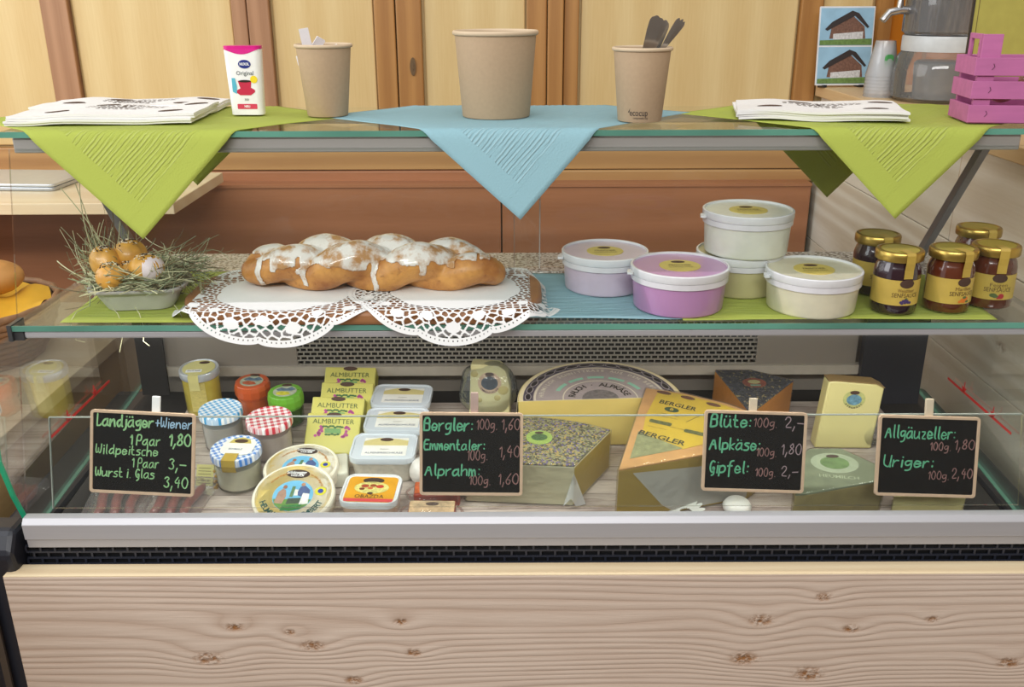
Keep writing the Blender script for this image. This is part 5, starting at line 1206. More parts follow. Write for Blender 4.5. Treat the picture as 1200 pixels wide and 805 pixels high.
# --- rectangular tubs
def rtub(label, px, py, w, d, h, rz, body, film_=True, kind='white'):
    t = thing('rectangular_tub', label, 'tub', topM(px, py, h, rz=rz))
    n = 6; m = MB(); A = rrect(w * .86, d * .84, 0.013, n); B = rrect(w * .95, d * .94, 0.016, n)
    k = len(A); m.add([(x, y, 0) for x, y in A] + [(x, y, h - .008) for x, y in B], [tuple(range(k - 1, -1, -1)), tuple(range(k, 2 * k))] + [(i, (i + 1) % k, k + (i + 1) % k, k + i) for i in range(k)])
    part('tub_wall', m, body, t, smooth=True)
    lid = pm('milky_flat_lid', 'cfd5dc', 0.25, coat=.4, var=.03)
    m = MB(); rings = [(w, d, h - .010, .018), (w * 1.01, d * 1.01, h - .004, .018), (w * .995, d * .99, h, .017), (w * .94, d * .92, h, .014), (w * .92, d * .90, h - .0018, .013)]
    vs = []; fs = []
    for (a, b, z_, q) in rings: vs += [(x, y, z_) for x, y in rrect(a, b, q, n)]
    for j in range(4): fs += [(j * k + i, j * k + (i + 1) % k, (j + 1) * k + (i + 1) % k, (j + 1) * k + i) for i in range(k)]
    fs.append(tuple(4 * k + i for i in range(k))); m.add(vs, fs)
    part('lid', m, lid if kind == 'white' else pm('milky_lid', 'dfdfe1', 0.22, coat=.5), t, smooth=True)
    z_ = h - .0015
    if kind == 'white':
        lb = part('lid_label', MB().prism(rrect(w * .68, d * .66, .002, 3, w * .02, 0), z_, z_ + .0002), pm('white_label', 'e9e6df', 0.5, var=.03), t)
        part('yellow_top', MB().prism([(-w * .32, d * .04), (w * .36, d * .04), (w * .36, d * .22), (w * .2, d * .28), (-w * .1, d * .33), (-w * .32, d * .2)], z_ + .0003, z_ + .0004), pm('straw_print', 'd6c688', 0.5), lb)
        part('brown_oval', MB().prism(ell(.011, .0052, 24, w * .02, d * .26), z_ + .0005, z_ + .0006), BROWNP, lb)
        part('lettering', text_mb('ALPENFRISCHKÄSE', .007, .01, width=w * .58).map(lambda p: (p.x + w * .02, p.y - d * .24, z_ + .0005)), pm('blue_grey_text', '4c5876', 0.5), lb, recalc=False)
        part('lettering', text_mb('Zutaten', .004, 0, width=w * .14).map(lambda p: (p.x + w * .02, p.y - d * .10, z_ + .0005)), pm('brown_text', '5c4a30', 0.5), lb, recalc=False)
    else:
        lb = part('lid_label', MB().prism(rrect(w * .86, d * .84, .008, 4), z_, z_ + .0002), pm('orange_yellow_label', 'd99a22', 0.4, var=.12, scale=30), t)
        part('brown_oval', MB().prism(ell(.0165, .0075, 26, 0, d * .29), z_ + .0003, z_ + .0004), pm('dark_brown_oval', '40302a', 0.4), lb)
        q = part('dish_picture', MB().prism(ell(w * .30, d * .20, 30, 0, d * .05), z_ + .0003, z_ + .0004), pm('picture_cream', 'd8c878', 0.4, var=.3, scale=250), lb)
        for (x, y, a, c) in ((-.12, .10, .07, 'a8442a'), (.02, .12, .06, '9a4a24'), (.14, .09, .07, 'b83a2a'), (-.16, .0, .05, '7a3a20'), (-.02, .03, .05, 'c86a3a')):
            part('food_piece', MB().prism(ell(w * a, d * a * .8, 14, w * x, d * y), z_ + .0005, z_ + .0006), pm('print_' + c, c, .45), q)
        part('lettering', text_mb('OBAZDA', .012, .004, width=w * .50).map(lambda p: (p.x, p.y - d * .245, z_ + .0005)), pm('dark_brown_text', '4a3020', .5), lb, recalc=False)
        part('red_band', MB().box(-w * .42, w * .42, -d * .41, -d * .31, z_ + .0003, z_ + .0004), pm('red_band_print', 'd04a4a', .45), lb)
        part('brown_seal', MB().prism(ell(.0045, .003, 16, 0, -d * .14), z_ + .0005, z_ + .0006), BROWNP, lb)
PALE = pm('pale_spread_tub', 'cdc6b8', 0.3, coat=.4, var=.15, scale=120)
rtub('white lidded rectangular tub at the back beside the butter', 471, 463, 0.106, 0.078, 0.046, -2, PALE)
rtub('white lidded rectangular tub in the middle of its row, half behind the price board', 465, 491, 0.108, 0.078, 0.046, -1, PALE)
rtub('white lidded rectangular tub with speckled filling, behind the orange-labelled tub', 450, 523, 0.106, 0.080, 0.046, -1, PALE)
rtub('small tub with an orange and yellow picture label at the front', 435, 573, 0.088, 0.078, 0.044, -3, pm('creamy_orange_tub', 'd2b49c', 0.3, coat=.4), kind='orange')

# --- red sauce packs
for i, (px, py, lab) in enumerate(((512, 572, 'red vacuum-packed block under the middle-left price board'), (506, 595, 'red vacuum-packed block with printed top label, frontmost beside the orange tub'))):
    t = thing('red_meat_pack', lab, 'packet', topM(px, py, 0.026, rz=-1 if i else 2))
    part('meat_block', MB().box(-0.036, 0.036, -0.016, 0.020, 0, 0.025), pm('red_cured_meat', '9a3422', 0.3, coat=.8, var=.25, scale=60), t, bevel=0.004)
    part('top_label', MB().prism(rrect(0.068, 0.030, .002, 3, 0, 0.002), .0252, .0256), pm('orange_red_label' if not i else 'cream_red_label', 'b8582c' if not i else 'c8ac86', 0.4, var=.35, scale=120), t)
    if i: part('brown_oval', MB().prism(ell(.010, .0045, 20, .0, .009), .0257, .0259), BROWNP, t)
    part('film', MB().sphere((0, 0.002, 0.0135), (0.050, 0.027, 0.0155), 20, 10).map(lambda p: Vector((p.x * (1 + .06 * noise.noise(p * 60)), p.y, max(0.0005, p.z * (1 + .08 * noise.noise(p * 70)))))), film('vacuum_film', (1, 1, 1), .03, .06, wr=.6, gl=.5), t, smooth='all')
t = part('wrapped_cheese', MB().sphere((0, 0, .022), (.024, .026, .022), 20, 12).map(lambda p: p * (1 + .08 * noise.noise(p * 60))), pm('white_cheese_wrap', 'ddd6cf', .35, coat=.5), smooth='all', M=topM(497, 553, 0.02)); tag(t, 'small white wrapped cheese at the left edge behind the middle-left price board', 'cheese')

# --- sausage packs, bottom left
for i, (px, py, rz, lab) in enumerate(((140, 585, 6, 'vacuum pack of dark sausages, leftmost under the leftmost price board'), (208, 585, -5, 'vacuum pack of dark sausages right of the leftmost one, below the price board'))):
    t = thing('sausage_pack', lab, 'sausages', topM(px, py, 0.012, rz=rz), 'vacuum packs of sausages')
    for k in range(3):
        x = -.026 + k * .024
        part('sausage', MB().tube([(x + .003 * sin(j * .8 + k), -.045 + j * .0112, .009) for j in range(9)], [.004, .008, .0088, .009, .0088, .009, .0088, .008, .004], 12, flat=.8), pm('dark_red_sausage', '84433c', 0.35, coat=.5, var=.25, scale=90), t, smooth='all')
    part('film', MB().prism(rrect(.092, .11, .006), 0.001, .020).map(lambda p: p), film('sausage_film', (.95, .95, .96), .06, .08, wr=.9, gl=.5), t, bevel=.006)
# front-left film crease of the third pack
# --- wheel
p0 = topM(704, 466, 0.096, rz=3)
def half_wheel():
    t = thing('half_cheese_wheel', 'half wheel of cheese with a ring-shaped printed label on top, at the back', 'cheese', p0)
    r, h = 0.140, 0.094; N = 40
    arc = [(r * cos(pi * i / N), r * sin(pi * i / N)) for i in range(N + 1)]
    part('paste', MB().prism([(x * .985, max(0, y * .985)) for x, y in arc], .002, h - .002), pm('pale_yellow_paste', 'c9b268', 0.45, var=.05, scale=30, sub=.1), t, smooth=True)
    rim = MB(); vs = []
    prof = [(.97, h - .0015), (.995, h - .003), (1.012, h * .6), (1.012, h * .3), (.99, .002)]
    for q, z_ in prof: vs += [(x * q, y * q, z_) for x, y in arc]
    rim.add(vs, [(j * (N + 1) + i, j * (N + 1) + i + 1, (j + 1) * (N + 1) + i + 1, (j + 1) * (N + 1) + i) for j in range(4) for i in range(N)])
    part('rind', rim, pm('cream_rind', 'd2c29c', 0.6, var=.08, scale=40), t, smooth='all')
    part('top_rind', MB().prism([(x * .975, y * .975) for x, y in arc], h - .002, h - .0012), pm('cream_rind', 'd2c29c', 0.6), t)
    z_ = h - .001
    def ring(a, b, z_, nm, c, par=None, a0=0, a1=180):
        n_ = 48; m = MB(); vs = []
        for q in (a, b): vs += [(q * r * cos(R(a0 + (a1 - a0) * i / n_)), q * r * sin(R(a0 + (a1 - a0) * i / n_)), z_) for i in range(n_ + 1)]
        m.add(vs, [(i, i + 1, n_ + 2 + i, n_ + 1 + i) for i in range(n_)]); return part(nm, m, c, par or t, recalc=False)
    GR = pm('grey_mauve_print', '9a8c8a', 0.5, var=.1, scale=60)
    lb = ring(.001, .93, z_, 'ring_label', GR)
    ring(.81, .925, z_ + .0002, 'dark_band', pm('dark_mauve_band', '4c4450', .5), lb); ring(.775, .80, z_ + .0002, 'cream_line', pm('cream_print', 'c8bca8', .5), lb)
    m = MB()
    for k in range(16):
        a = R(6 + k * 11.2); m.prism(ell(.0115, .0055, 18), 0, .0001, Matrix.Translation((r * .868 * cos(a), r * .868 * sin(a), z_ + .0004)) @ Matrix.Rotation(a - pi / 2, 4, 'Z'))
    part('oval_outline', m, pm('pale_mauve_print', 'a89c98', .5), lb)
    m = MB()
    for k in range(16):
        a = R(6 + k * 11.2); m.prism(ell(.0100, .0043, 18), 0, .0001, Matrix.Translation((r * .868 * cos(a), r * .868 * sin(a), z_ + .0006)) @ Matrix.Rotation(a - pi / 2, 4, 'Z'))
    part('oval_print', m, pm('near_black_oval', '2a2426', .5), lb)
    for k in range(5): ring(.515, .565, z_ + .0002, 'mint_band', pm('mint_print', '86b49c', .5), lb, 22 + k * 28, 22 + k * 28 + 22)
    ring(.44, .455, z_ + .0002, 'cream_line', pm('cream_print', 'c8bca8', .5), lb)
    m = arc_text('HEUMILCH SCHNITTKÄSE AUS DEN BERGEN', r * .71, 172, 8, r * .075); m.map(lambda p: (p.x, p.y, z_ + .0004)); part('lettering', m, pm('cream_print', 'c8bca8', .5), lb, recalc=False)
    m = arc_text('RAUCH · ALPKÄSE', r * .34, 165, 15, r * .12); m.map(lambda p: (p.x, p.y, z_ + .0004)); part('lettering', m, pm('dark_print', '3a332c', .6), lb, recalc=False)
    part('centre_emblem', MB().prism([(.22 * r * cos(pi * i / 14), .22 * r * sin(pi * i / 14)) for i in range(15)], z_ + .0002, z_ + .0004), pm('grey_emblem', '6c6462', .5, var=.4, scale=140), lb)
half_wheel()
# --- generic cut block given by its top outline as seen, h above the deck
def block(name, label, pts, h, paste, cat='cheese', top=None, h0=0.0, bevel=.0015, topname='rind', topinset=1.0, film_=None):
    W_ = [onD(px, py, h) for px, py in pts]
    c = sum(W_, Vector()) / len(W_); M = Matrix.Translation(c + DECK_N * .001) @ Matrix.Rotation(DECK_A, 4, 'X'); Mi = M.inverted()
    P2 = [(Mi @ (w + DECK_N * .001)) for w in W_]; P2 = [(q.x, q.y) for q in P2]
    t = thing(name, label, cat, M)
    part('paste', MB().prism(P2, h0, h - (.003 if top else 0)), paste, t, bevel=bevel)
    if top: part(topname, MB().prism([(x * topinset, y * topinset) for x, y in P2], h - .0032, h), top, t, bevel=.0008)
    if film_: 
        f = MB().prism([(x * 1.03, y * 1.03) for x, y in P2], 0.0005, h + .0015); part('film', f, film_, t, bevel=.003)
    return t, M, P2
FILM = film('cheese_film', (.99, .99, .99), .03, .05, wr=.7, gl=.5)
def herb_mat():
    k = NT('flower_herb_crust'); v = k.n('ShaderNodeTexVoronoi'); v.inputs['Scale'].default_value = 330; k.l(k.obj(), v.inputs['Vector'])
    s = k.n('ShaderNodeSeparateColor'); k.l(v.outputs['Color'], s.inputs[0])
    c = k.mix(k.ramp(s.outputs[0], .3, .7), L('4f4a32'), L('9a9468')); c = k.mix(k.ramp(s.outputs[1], .8, .85), c, L('6a5a86')); c = k.mix(k.ramp(s.outputs[2], .86, .9), c, L('c2a050'))
    k.l(c, k.b.inputs['Base Color']); k.b.inputs['Roughness'].default_value = .7; k.bump(v.outputs['Distance'], .8, .001); return k.m
def curvepts(a, b, c, n=7):
    return [((1 - u) ** 2 * a[0] + 2 * u * (1 - u) * b[0] + u * u * c[0], (1 - u) ** 2 * a[1] + 2 * u * (1 - u) * b[1] + u * u * c[1]) for u in [i / n for i in range(n + 1)]]
t, M, P2 = block('herb_crusted_wedge', 'cheese wedge with dried flower and herb crust on top, behind the second price board', curvepts((528, 500), (615, 476), (715, 504)) + [(673, 546), (545, 541)], .074, pm('pale_ivory_paste', 'd8cfae', .45, var=.06, scale=30), top=herb_mat(), topname='herb_crust', film_=FILM)
part('cut_face', MB().add([(P2[7][0], P2[7][1], .003), (P2[8][0], P2[8][1], .003), (P2[8][0], P2[8][1], .070), (P2[7][0], P2[7][1], .070)], [(0, 1, 2, 3)]).map(lambda p: (p.x + .0006, p.y - .0004, p.z)), pm('deep_yellow_paste', 'c2a848', .4, var=.06, scale=20), t, recalc=False)
q = M.inverted() @ onD(632, 513, .0745)
lb = part('oval_label', MB().prism(ell(.021, .021, 30, q.x, q.y), .0742, .0746), pm('lime_green_label', 'a4bc5c', .4, var=.15, scale=80), t)
part('label_picture', MB().prism(ell(.013, .010, 24, q.x, q.y), .0747, .0749), pm('dark_green_picture', '4a6a3c', .4, var=.4, scale=250), lb)
part('brown_oval', MB().prism(ell(.007, .0035, 20, q.x, q.y + .013), .0750, .0752), BROWNP, lb)
# film fins at its front corner
fn = MB().add([(P2[8][0], P2[8][1], .060), (P2[8][0] + .004, P2[8][1] - .006, .002), (P2[8][0] + .020, P2[8][1] + .002, .001), (P2[8][0] - .016, P2[8][1] - .006, .002), (P2[8][0] - .004, P2[8][1] - .010, .02)], [(0, 1, 2), (0, 3, 4), (0, 4, 1)])
part('film_fold', fn, film('milky_film', (.95, .96, 1), .35, .08, wr=.5), t, smooth='all', recalc=False)

# --- big labelled wedge
ORR = pm('orange_rind', 'c8965a', .55, var=.12, scale=40)
t, M, P2 = block('labelled_mountain_cheese_wedge', 'large cheese wedge with orange rind and yellow printed label, left of the third price board', [(757, 455), (800, 461), (850, 473), (895, 489), (912, 502), (885, 522), (725, 551)], .098, pm('golden_paste', 'bb9c45', .42, var=.07, scale=18, sub=.1), top=ORR, topname='orange_rind')
Mi = M.inverted()
def onT(px, py, h=.0985): q_ = Mi @ onD(px, py, h); return (q_.x, q_.y)
lb = part('yellow_label', MB().prism([onT(a, b) for a, b in ((772, 458), (800, 463), (848, 475), (888, 489), (902, 502), (800, 527), (752, 512), (757, 487))], .0982, .0986), pm('bright_label_yellow', 'cfae2e', .4, var=.08, scale=30), t)
gl = part('grey_corner', MB().prism([onT(a, b) for a, b in ((748, 506), (757, 510), (800, 526), (738, 538))], .0982, .0987), pm('grey_green_corner', '8c8c62', .45, var=.3, scale=90), t)
def tplace(mb, px, py, ang, z_):
    x, y = onT(px, py); Mr = Matrix.Translation((x, y, z_)) @ Matrix.Rotation(R(ang), 4, 'Z'); mb.v = [tuple(Mr @ Vector(p)) for p in mb.v]; return mb
a1 = atan2(onT(848, 478)[1] - onT(775, 463)[1], onT(848, 478)[0] - onT(775, 463)[0]); A1 = math.degrees(a1)
DB = pm('dark_olive_text', '3c3a1c', .5)
part('lettering', tplace(text_mb('BERGLER', .017, .02, width=.062), 794, 476, A1 - 2, .0990), DB, lb, recalc=False)
part('lettering', tplace(text_mb('BERGLER', .019, .02, width=.075), 775, 514, A1 - 4, .0990), DB, lb, recalc=False)
part('lettering', tplace(text_mb('BERG', .015, .02, width=.032), 840, 492, A1 - 2, .0990), DB, lb, recalc=False)
for k, (a, b) in enumerate(((778, 461), (806, 467), (836, 475), (866, 485))):
    o = part('brown_oval', tplace(MB().prism(ell(.0125, .0052, 22), 0, .0002), a, b, A1 - k * 3, .0989), pm('red_brown_oval', '6a3c22', .45), lb)
o = part('green_oval', tplace(MB().prism(ell(.012, .0075, 22), 0, .0002), 787, 481, A1, .0989), pm('dark_green_oval', '2f4a2c', .45), lb)
part('lettering', tplace(text_mb('B', .011, .02), 787, 481, A1, .0993), pm('bright_label_yellow', 'cfae2e', .4), o, recalc=False)
part('village_picture', tplace(MB().prism(rrect(.036, .010, .003), 0, .0002), 774, 496, A1, .0989), pm('olive_picture', '5f6030', .5, var=.5, scale=200), lb)
part('village_picture', tplace(MB().prism(rrect(.036, .010, .003), 0, .0002), 815, 508, A1, .0989), pm('olive_picture', '5f6030', .5), lb)
part('fold_line', tplace(MB().box(-.028, .028, -.0004, .0004, 0, .0002), 818, 489, 38, .0990), DB, lb)
for (a, b) in ((785, 487), (783, 490), (770, 502), (795, 503)): part('lettering', tplace(text_mb('Hartkäse aus Heumilch', .0032, 0.01), a, b, A1, .0990), DB, lb, recalc=False)
# pale label sheet on its front face
c0, c1 = Vector(P2[6]), Vector(P2[5]); dd = (c1 - c0)
def onF(u, z_, off=.001): 
    nrm = Vector((dd.y, -dd.x)).normalized(); q_ = c0 + dd * u + nrm * off; return (q_.x, q_.y, z_)
m = MB().add([onF(.10, .088), onF(.98, .070), onF(.98, .004), onF(.42, .004), onF(.33, .020)], [(0, 4, 3, 2, 1)]); part('translucent_sheet', m, film('greyish_sheet', (.92, .90, .84), .60, .2), t, recalc=False)
part('film', MB().prism([(x * 1.02, y * 1.02) for x, y in P2], .0005, .1005), FILM, t, bevel=.003)
# --- spice-crusted wedge at the back
def spice():
    k = NT('dark_spice_crust'); v = k.n('ShaderNodeTexVoronoi'); v.inputs['Scale'].default_value = 300; k.l(k.obj(), v.inputs['Vector'])
    s = k.n('ShaderNodeSeparateColor'); k.l(v.outputs['Color'], s.inputs[0])
    c = k.mix(k.ramp(s.outputs[0], .3, .8), L('25262e'), L('4c4c58')); c = k.mix(k.ramp(s.outputs[1], .88, .92), c, L('9a8a5c'))
    k.l(c, k.b.inputs['Base Color']); k.b.inputs['Roughness'].default_value = .45; k.bump(v.outputs['Distance'], .6, .001); return k.m
t, M, P2 = block('spice_crusted_wedge', 'orange cheese wedge with dark spice crust, pointing forward behind the third price board', [(838, 434), (880, 434), (930, 446), (880, 485)], .070, pm('orange_paste', 'd0892a', .4, var=.08, scale=25), top=spice(), topname='spice_crust', film_=FILM)
q = M.inverted() @ onD(884, 449, .0705)
lb = part('red_oval_label', MB().prism(ell(.021, .017, 26, q.x, q.y), .0702, .0706), pm('red_yellow_label', '9a4a34', .4, var=.4, scale=120), t)
part('label_picture', MB().prism(ell(.011, .007, 20, q.x, q.y + .003), .0707, .0709), pm('pale_label_field', 'cfc88c', .4), lb); part('green_strip', MB().box(q.x - .009, q.x + .009, q.y - .012, q.y - .007, .0707, .0709), pm('mint_print', '86b49c', .5), lb)
# --- emmentaler slab in a bag at the back
def slab(name, label, M, out, th, paste, rind=None):
    t = thing(name, label, 'cheese', M)
    part('paste', MB().prism(out, -th, 0, XZ), paste, t, bevel=.003, seg=3, smooth=True); return t
sM = topM(572, 480, 0.0, rz=-4, rx=-12)
t = slab('emmentaler_piece', 'pale block of cheese with holes in a clear bag, behind the second price board', sM, [(-.031, 0), (.043, 0), (.043, .052), (.034, .084), (.022, .094), (-.028, .096)], .040, pm('ivory_cheese', 'd8cf9c', .4, var=.04, scale=25, sub=.15))
for (x, z_, q_) in ((-.021, .078, .007), (.030, .05, .010), (.02, .035, .006), (-.012, .03, .005)):
    part('hole', MB().sphere((x, -.0398, z_), (q_, .0015, q_ * .9), 16, 8), pm('cheese_hole_yellow', 'bfae6c', .4), t, smooth='all')
lb = part('round_label', MB().prism(ell(.021, .020, 30, .006, .062), .0402, .0405, XZF), pm('tan_ring_label', 'c8a88c', .45, var=.15, scale=200), t)
lb.matrix_local = Matrix.Identity(4)
part('label_picture', MB().prism(ell(.015, .0125, 26, .006, .062), .0406, .0408, XZF), pm('dark_blue_picture', '38404c', .4, var=.6, scale=160), lb)
part('brown_oval', MB().prism(ell(.008, .0038, 20, .006, .078), .0409, .0411, XZF), BROWNP, lb)
m = arc_text('EMMENTALER', .0178, 215, 325, .005, inside=True); m.map(lambda p: (p.x + .006, -.0409, p.y + .062)); part('lettering', m, BROWNP, lb, recalc=False)
bag = MB().sphere((.004, -.02, .046), (.056, .032, .052), 28, 16).map(lambda p: Vector((p.x * (1 + .18 * noise.noise(p * 30)), p.y * 1.1, max(.001, p.z * (1 + .1 * noise.noise(p * 34))))))
part('clear_bag', bag, film('blueish_bag', (.85, .93, 1.0), .05, .04, wr=1.0, gl=.8), t, smooth='all')
# --- tall pale slab at right
sM = topM(985, 515, 0.0, rz=-2, rx=-8)
t = slab('alpine_cheese_slab', 'tall pale cheese slab with small oval label standing at the back right', sM, [(-.053, -.004), (.043, -.004), (.052, .106), (.038, .113), (-.030, .118), (-.041, .117)], .03, pm('butter_yellow_cheese', 'd2c68a', .42, var=.04, scale=20, sub=.12))
lb = part('round_label', MB().prism(ell(.0185, .0155, 30, .004, .086), .0302, .0305, XZF), pm('olive_ring_label', 'b4b474', .45, var=.2, scale=200), t)
part('label_picture', MB().prism(ell(.0125, .0095, 26, .004, .085), .0306, .0308, XZF), pm('green_blue_picture', '5f8496', .4, var=.6, scale=160), lb)
part('brown_oval', MB().prism(ell(.008, .0035, 20, .004, .098), .0309, .0311, XZF), BROWNP, lb)
m = arc_text('BERGKÄSE', .0153, 215, 325, .0045, inside=True); m.map(lambda p: (p.x + .004, -.0309, p.y + .086)); part('lettering', m, BROWNP, lb, recalc=False)
part('rind_edge', MB().prism([(.052, .106), (.038, .113), (-.030, .118), (-.041, .117), (-.041, .1185), (-.030, .1195), (.0385, .1147), (.0532, .1072)], -.0302, 0.0, XZ), pm('brown_rind', '8a7048', .6), t)
bag = MB().sphere((.045, -.01, .02), (.028, .02, .035), 24, 14).map(lambda p: Vector((p.x * (1 + .2 * noise.noise(p * 30)), p.y * 1.1, max(.001, p.z * (1 + .15 * noise.noise(p * 34))))))
part('crumpled_bag', bag, film('grey_bag', (.9, .92, .95), .03, .05, wr=1.0, gl=.7), t, smooth='all')
# --- green-labelled wedge low right
t, M, P2 = block('green_labelled_wedge', 'cheese wedge with grey-green printed rind in front of the tall pale slab', [(936, 534), (950, 526), (985, 526), (1040, 551), (1036, 563), (945, 579), (932, 580)], .066, pm('olive_tan_paste', 'a5935c', .45, var=.14, scale=60), top=pm('grey_green_rind', '7e8468', .5, var=.2, scale=50), topname='printed_rind', film_=FILM)
q = M.inverted() @ onD(978, 543, .0665); 
lb = part('oval_label', MB().prism(ell(.036, .028, 34, q.x, q.y), .0662, .0664), pm('pale_grey_green_print', 'aab296', .45, var=.1), t)
part('label_field', MB().prism(ell(.022, .017, 30, q.x, q.y), .0665, .0667), pm('meadow_green_field', '708a54', .45, var=.3, scale=90), lb)
part('brown_oval', MB().prism(ell(.010, .0045, 20, q.x + .002, q.y + .018), .0668, .0670), BROWNP, lb)
part('lettering', text_mb('HEUMILCH', .011, .01, width=.06).map(lambda p: (p.x * .95 + p.y * .2 + q.x - .005, -p.x * .15 + p.y + q.y - .038, .0666)), pm('pale_green_text', 'b4bc9c', .5), t, recalc=False)
block('small_yellow_wedge', 'small pale yellow cheese piece under the rightmost price board', [(1052, 561), (1132, 561), (1132, 582), (1048, 582)], .040, pm('butter_yellow_cheese', 'd2c68a', .42), film_=FILM)
# white rolled piece and paper flower near the third board
t = part('white_cheese_round', MB().lathe([(.0, 0), (.016, .002), (.021, .006), (.022, .012), (.018, .018), (.0, .020)], 30), pm('white_soft_cheese', 'dcd8d0', .4, coat=.3, sub=.1), smooth='all', M=topM(864, 590, .016) @ T(0, 0, 0.0)); tag(t, 'small round white cheese below the left part of the third price board', 'cheese')
m = MB()
for k in range(9):
    a = R(10 + k * 20); m.prism(ell(.011, .0032, 12), 0, .0006, T(.020 * cos(a), .016 * sin(a), 0) @ Matrix.Rotation(a, 4, 'Z'))
t = part('paper_flower', m, pm('white_paper_petals', 'd8d6cc', .6), M=topM(803, 602, 0.0) @ T(0, -.002, .004, rx=35)); tag(t, 'white daisy-shaped paper print lying at the foot of the large labelled wedge', 'paper')

# ================================================================ chalk price boards
BF = pm('pale_wood_frame', 'c9ab90', .5, var=.08, scale=80); CH = pm('blackboard', '15171a', .22, var=.2, scale=12, coat=.25)
G1 = pm('green_chalk_ink', '5fae86', .7, var=.12, scale=200); G2 = pm('yellow_green_chalk_ink', '8fbf86', .7, var=.12, scale=200); B1 = pm('pale_blue_chalk_ink', '9fc0d8', .7); P1 = pm('dull_pink_chalk_ink', '8a6460', .7, var=.15, scale=200); P2_ = pm('grey_pink_chalk_ink', '9a8488', .7)
def board(label, corners, lines, clip):
    TL, TR_, BR, BL = corners
    # lies in the slanting plane just behind the front glass
    off = .0125
    def onG(px, py):
        d = ray(px, py)   # plane: Y = 1.168+off + (0.70-H)*GS, H=-d.z*t
        t_ = (1.168 + off + .70 * GS) / (d.y - d.z * GS * 1.0) if False else None
        # Y = d.y t ; H = -d.z t  ->  d.y t = 1.168+off+.7GS + GS d.z t
        t_ = (1.168 + off + .70 * GS) / (d.y - GS * d.z); return Vector((d.x * t_, d.y * t_, CZ + d.z * t_))
    a, b, c, d = [onG(*p) for p in (TL, TR_, BR, BL)]
    o = (c + d) / 2; ux = ((b - a) + (c - d)).normalized(); uz = ((a - d) + (b - c)); uz = (uz - ux * uz.dot(ux)).normalized(); uy = uz.cross(ux)
    M = Matrix((( ux.x, uy.x, uz.x, o.x), (ux.y, uy.y, uz.y, o.y), (ux.z, uy.z, uz.z, o.z), (0, 0, 0, 1)))
    w = ((b - a).length + (c - d).length) / 2; h = ((a - d).length + (b - c).length) / 2
    t = thing('price_board', label, 'sign', M, 'chalk price boards')
    part('slate', MB().box(-w / 2 + .002, w / 2 - .002, .0005, .0030, .002, h - .002), CH, t)
    fw = .0042; m = MB(); O = rrect(w, h, .005, 4, 0, h / 2); I = rrect(w - 2 * fw, h - 2 * fw, .002, 4, 0, h / 2); n = len(O)
    for y in (-.0012, .0042): m.v += [(x, y, z_) for x, z_ in O] + [(x, y, z_) for x, z_ in I]
    for i in range(n):
        j = (i + 1) % n; m.f += [(i, j, n + j, n + i), (2 * n + i, 3 * n + i, 3 * n + j, 2 * n + j), (i, 2 * n + i, 2 * n + j, j), (n + i, n + j, 3 * n + j, 3 * n + i)]
    m.mi = [0] * len(m.f); part('wooden_frame', m, BF, t, bevel=.0005)
    cx_, cy_, cc = clip
    part('wooden_clip', MB().box(-w / 2 + w * cx_, -w / 2 + w * cx_ + .011, .0048, .0100, h * .55, h + cy_), pm(cc[0], cc[1], .5), t, bevel=.0006)
    part('chalk_marker_stand', MB().box(-.004, .004, .0045, .012, 0.0, h * .5), pm('clear_stand', '3c3c40', .3), t)
    groups = {}
    for (txt, fx, fy, fwid, fh, mt, th) in lines: groups.setdefault(mt.name, (mt, []))[1].append((txt, fx, fy, fwid, fh, th))
    for mt, ls in groups.values():
        for (txt, fx, fy, fwid, fh, th) in ls:
            mb = MB(); chalk(txt, -w / 2 + fx * w, h * (1 - fy), fwid * w, fh * h, th, mb); mb.map(lambda p: (p.x, .0003 - p.z, p.y)); part('chalk_lettering', mb, mt, t, recalc=False)
random.seed(12)
TW = .0019
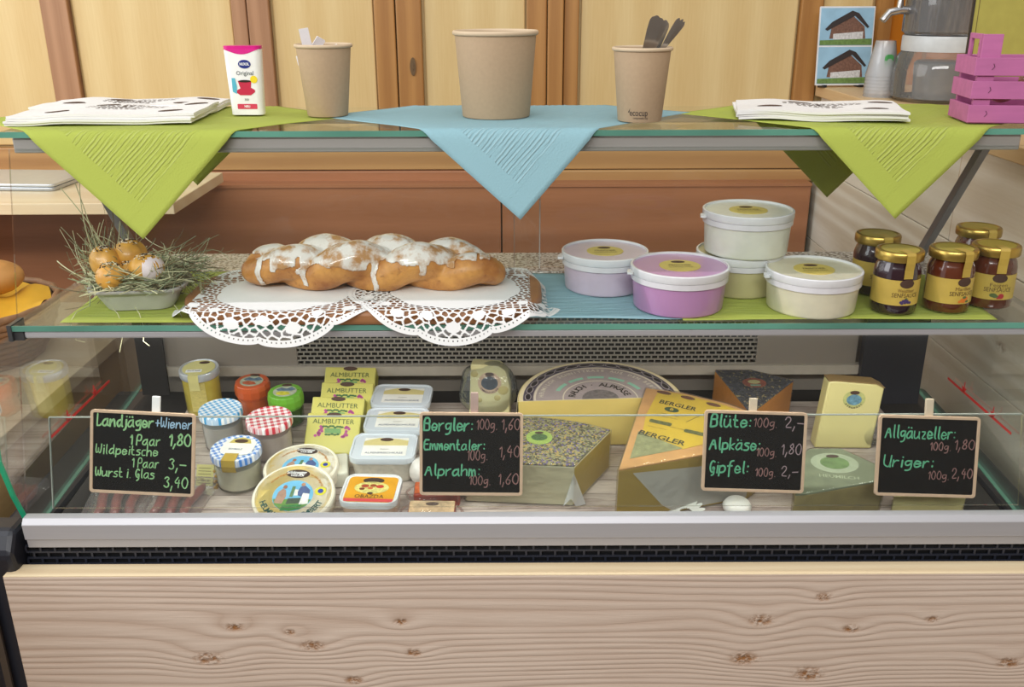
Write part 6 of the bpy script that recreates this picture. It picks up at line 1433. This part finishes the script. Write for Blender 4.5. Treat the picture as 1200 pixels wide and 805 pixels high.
board('chalkboard reading Landjäger + Wiener, leftmost of the four price boards', ((108, 479), (231, 486), (227, 582), (105, 577)),
      [('Landjäger', .05, .19, .54, .14, G2, .0025), ('+Wiener', .62, .18, .34, .12, B1, .0016), ('1 Paar', .38, .40, .28, .12, G2, TW), ('1,80', .75, .39, .20, .14, G2, .0022), ('Wildpeitsche', .05, .525, .59, .11, G2, .0017), ('1 Paar', .40, .67, .25, .11, G2, .0016), ('3,-', .75, .68, .16, .13, G2, TW), ('Wurst i. Glas', .05, .80, .56, .11, G2, .0017), ('3,40', .71, .90, .22, .13, G2, .0018)], (.57, .022, ('white_clip_plastic', 'dcdcdc')))
board('chalkboard listing Bergler, Emmentaler and Alprahm, second price board from left', ((494, 483), (614, 484), (613, 581), (491, 580)),
      [('Bergler:', .04, .22, .46, .15, G1, .0024), ('100g.', .55, .20, .19, .12, P1, .0013), ('1,60', .79, .20, .17, .13, P1, .0014), ('Emmentaler:', .04, .45, .58, .12, G1, .0021), ('100g.', .46, .57, .19, .12, P1, .0013), ('1,40', .77, .53, .19, .13, P1, .0014), ('Alprahm:', .05, .76, .52, .13, G1, .0022), ('100g.', .48, .87, .20, .11, P1, .0013), ('1,60', .76, .86, .19, .13, P1, .0014)], (.49, .028, ('pinkish_clip_wood', 'a58c84')))
board('chalkboard listing Blüte, Alpkäse and Gipfel, third price board from left', ((826, 480), (945, 484), (942, 578), (821, 575)),
      [('Blüte:', .06, .20, .38, .15, G1, .0024), ('100g.', .48, .19, .22, .11, P1, .0013), ('2,-', .78, .19, .18, .13, P2_, .0015), ('Alpkäse:', .06, .48, .48, .14, G1, .0023), ('100g.', .52, .55, .19, .10, P1, .0013), ('1,80', .76, .52, .19, .13, P2_, .0015), ('Gipfel:', .06, .77, .38, .15, G1, .0023), ('100g.', .52, .80, .19, .10, P1, .0013), ('2,-', .77, .79, .16, .12, P2_, .0014)], (.44, .018, ('pale_clip_wood', 'c2b29c')))
board('chalkboard listing Allgäuzeller and Uriger, rightmost of the four price boards', ((1029, 486), (1147, 489), (1143, 584), (1024, 580)),
      [('Allgäuzeller:', .07, .28, .68, .15, G1, .0022), ('100g.', .52, .42, .20, .10, P1, .0013), ('1,80', .76, .40, .19, .12, P1, .0014), ('Uriger:', .07, .64, .48, .14, G1, .0022), ('100g.', .52, .78, .20, .10, P1, .0013), ('2,40', .75, .76, .20, .12, P1, .0014)], (.47, .024, ('pale_clip_wood', 'c2b29c')))
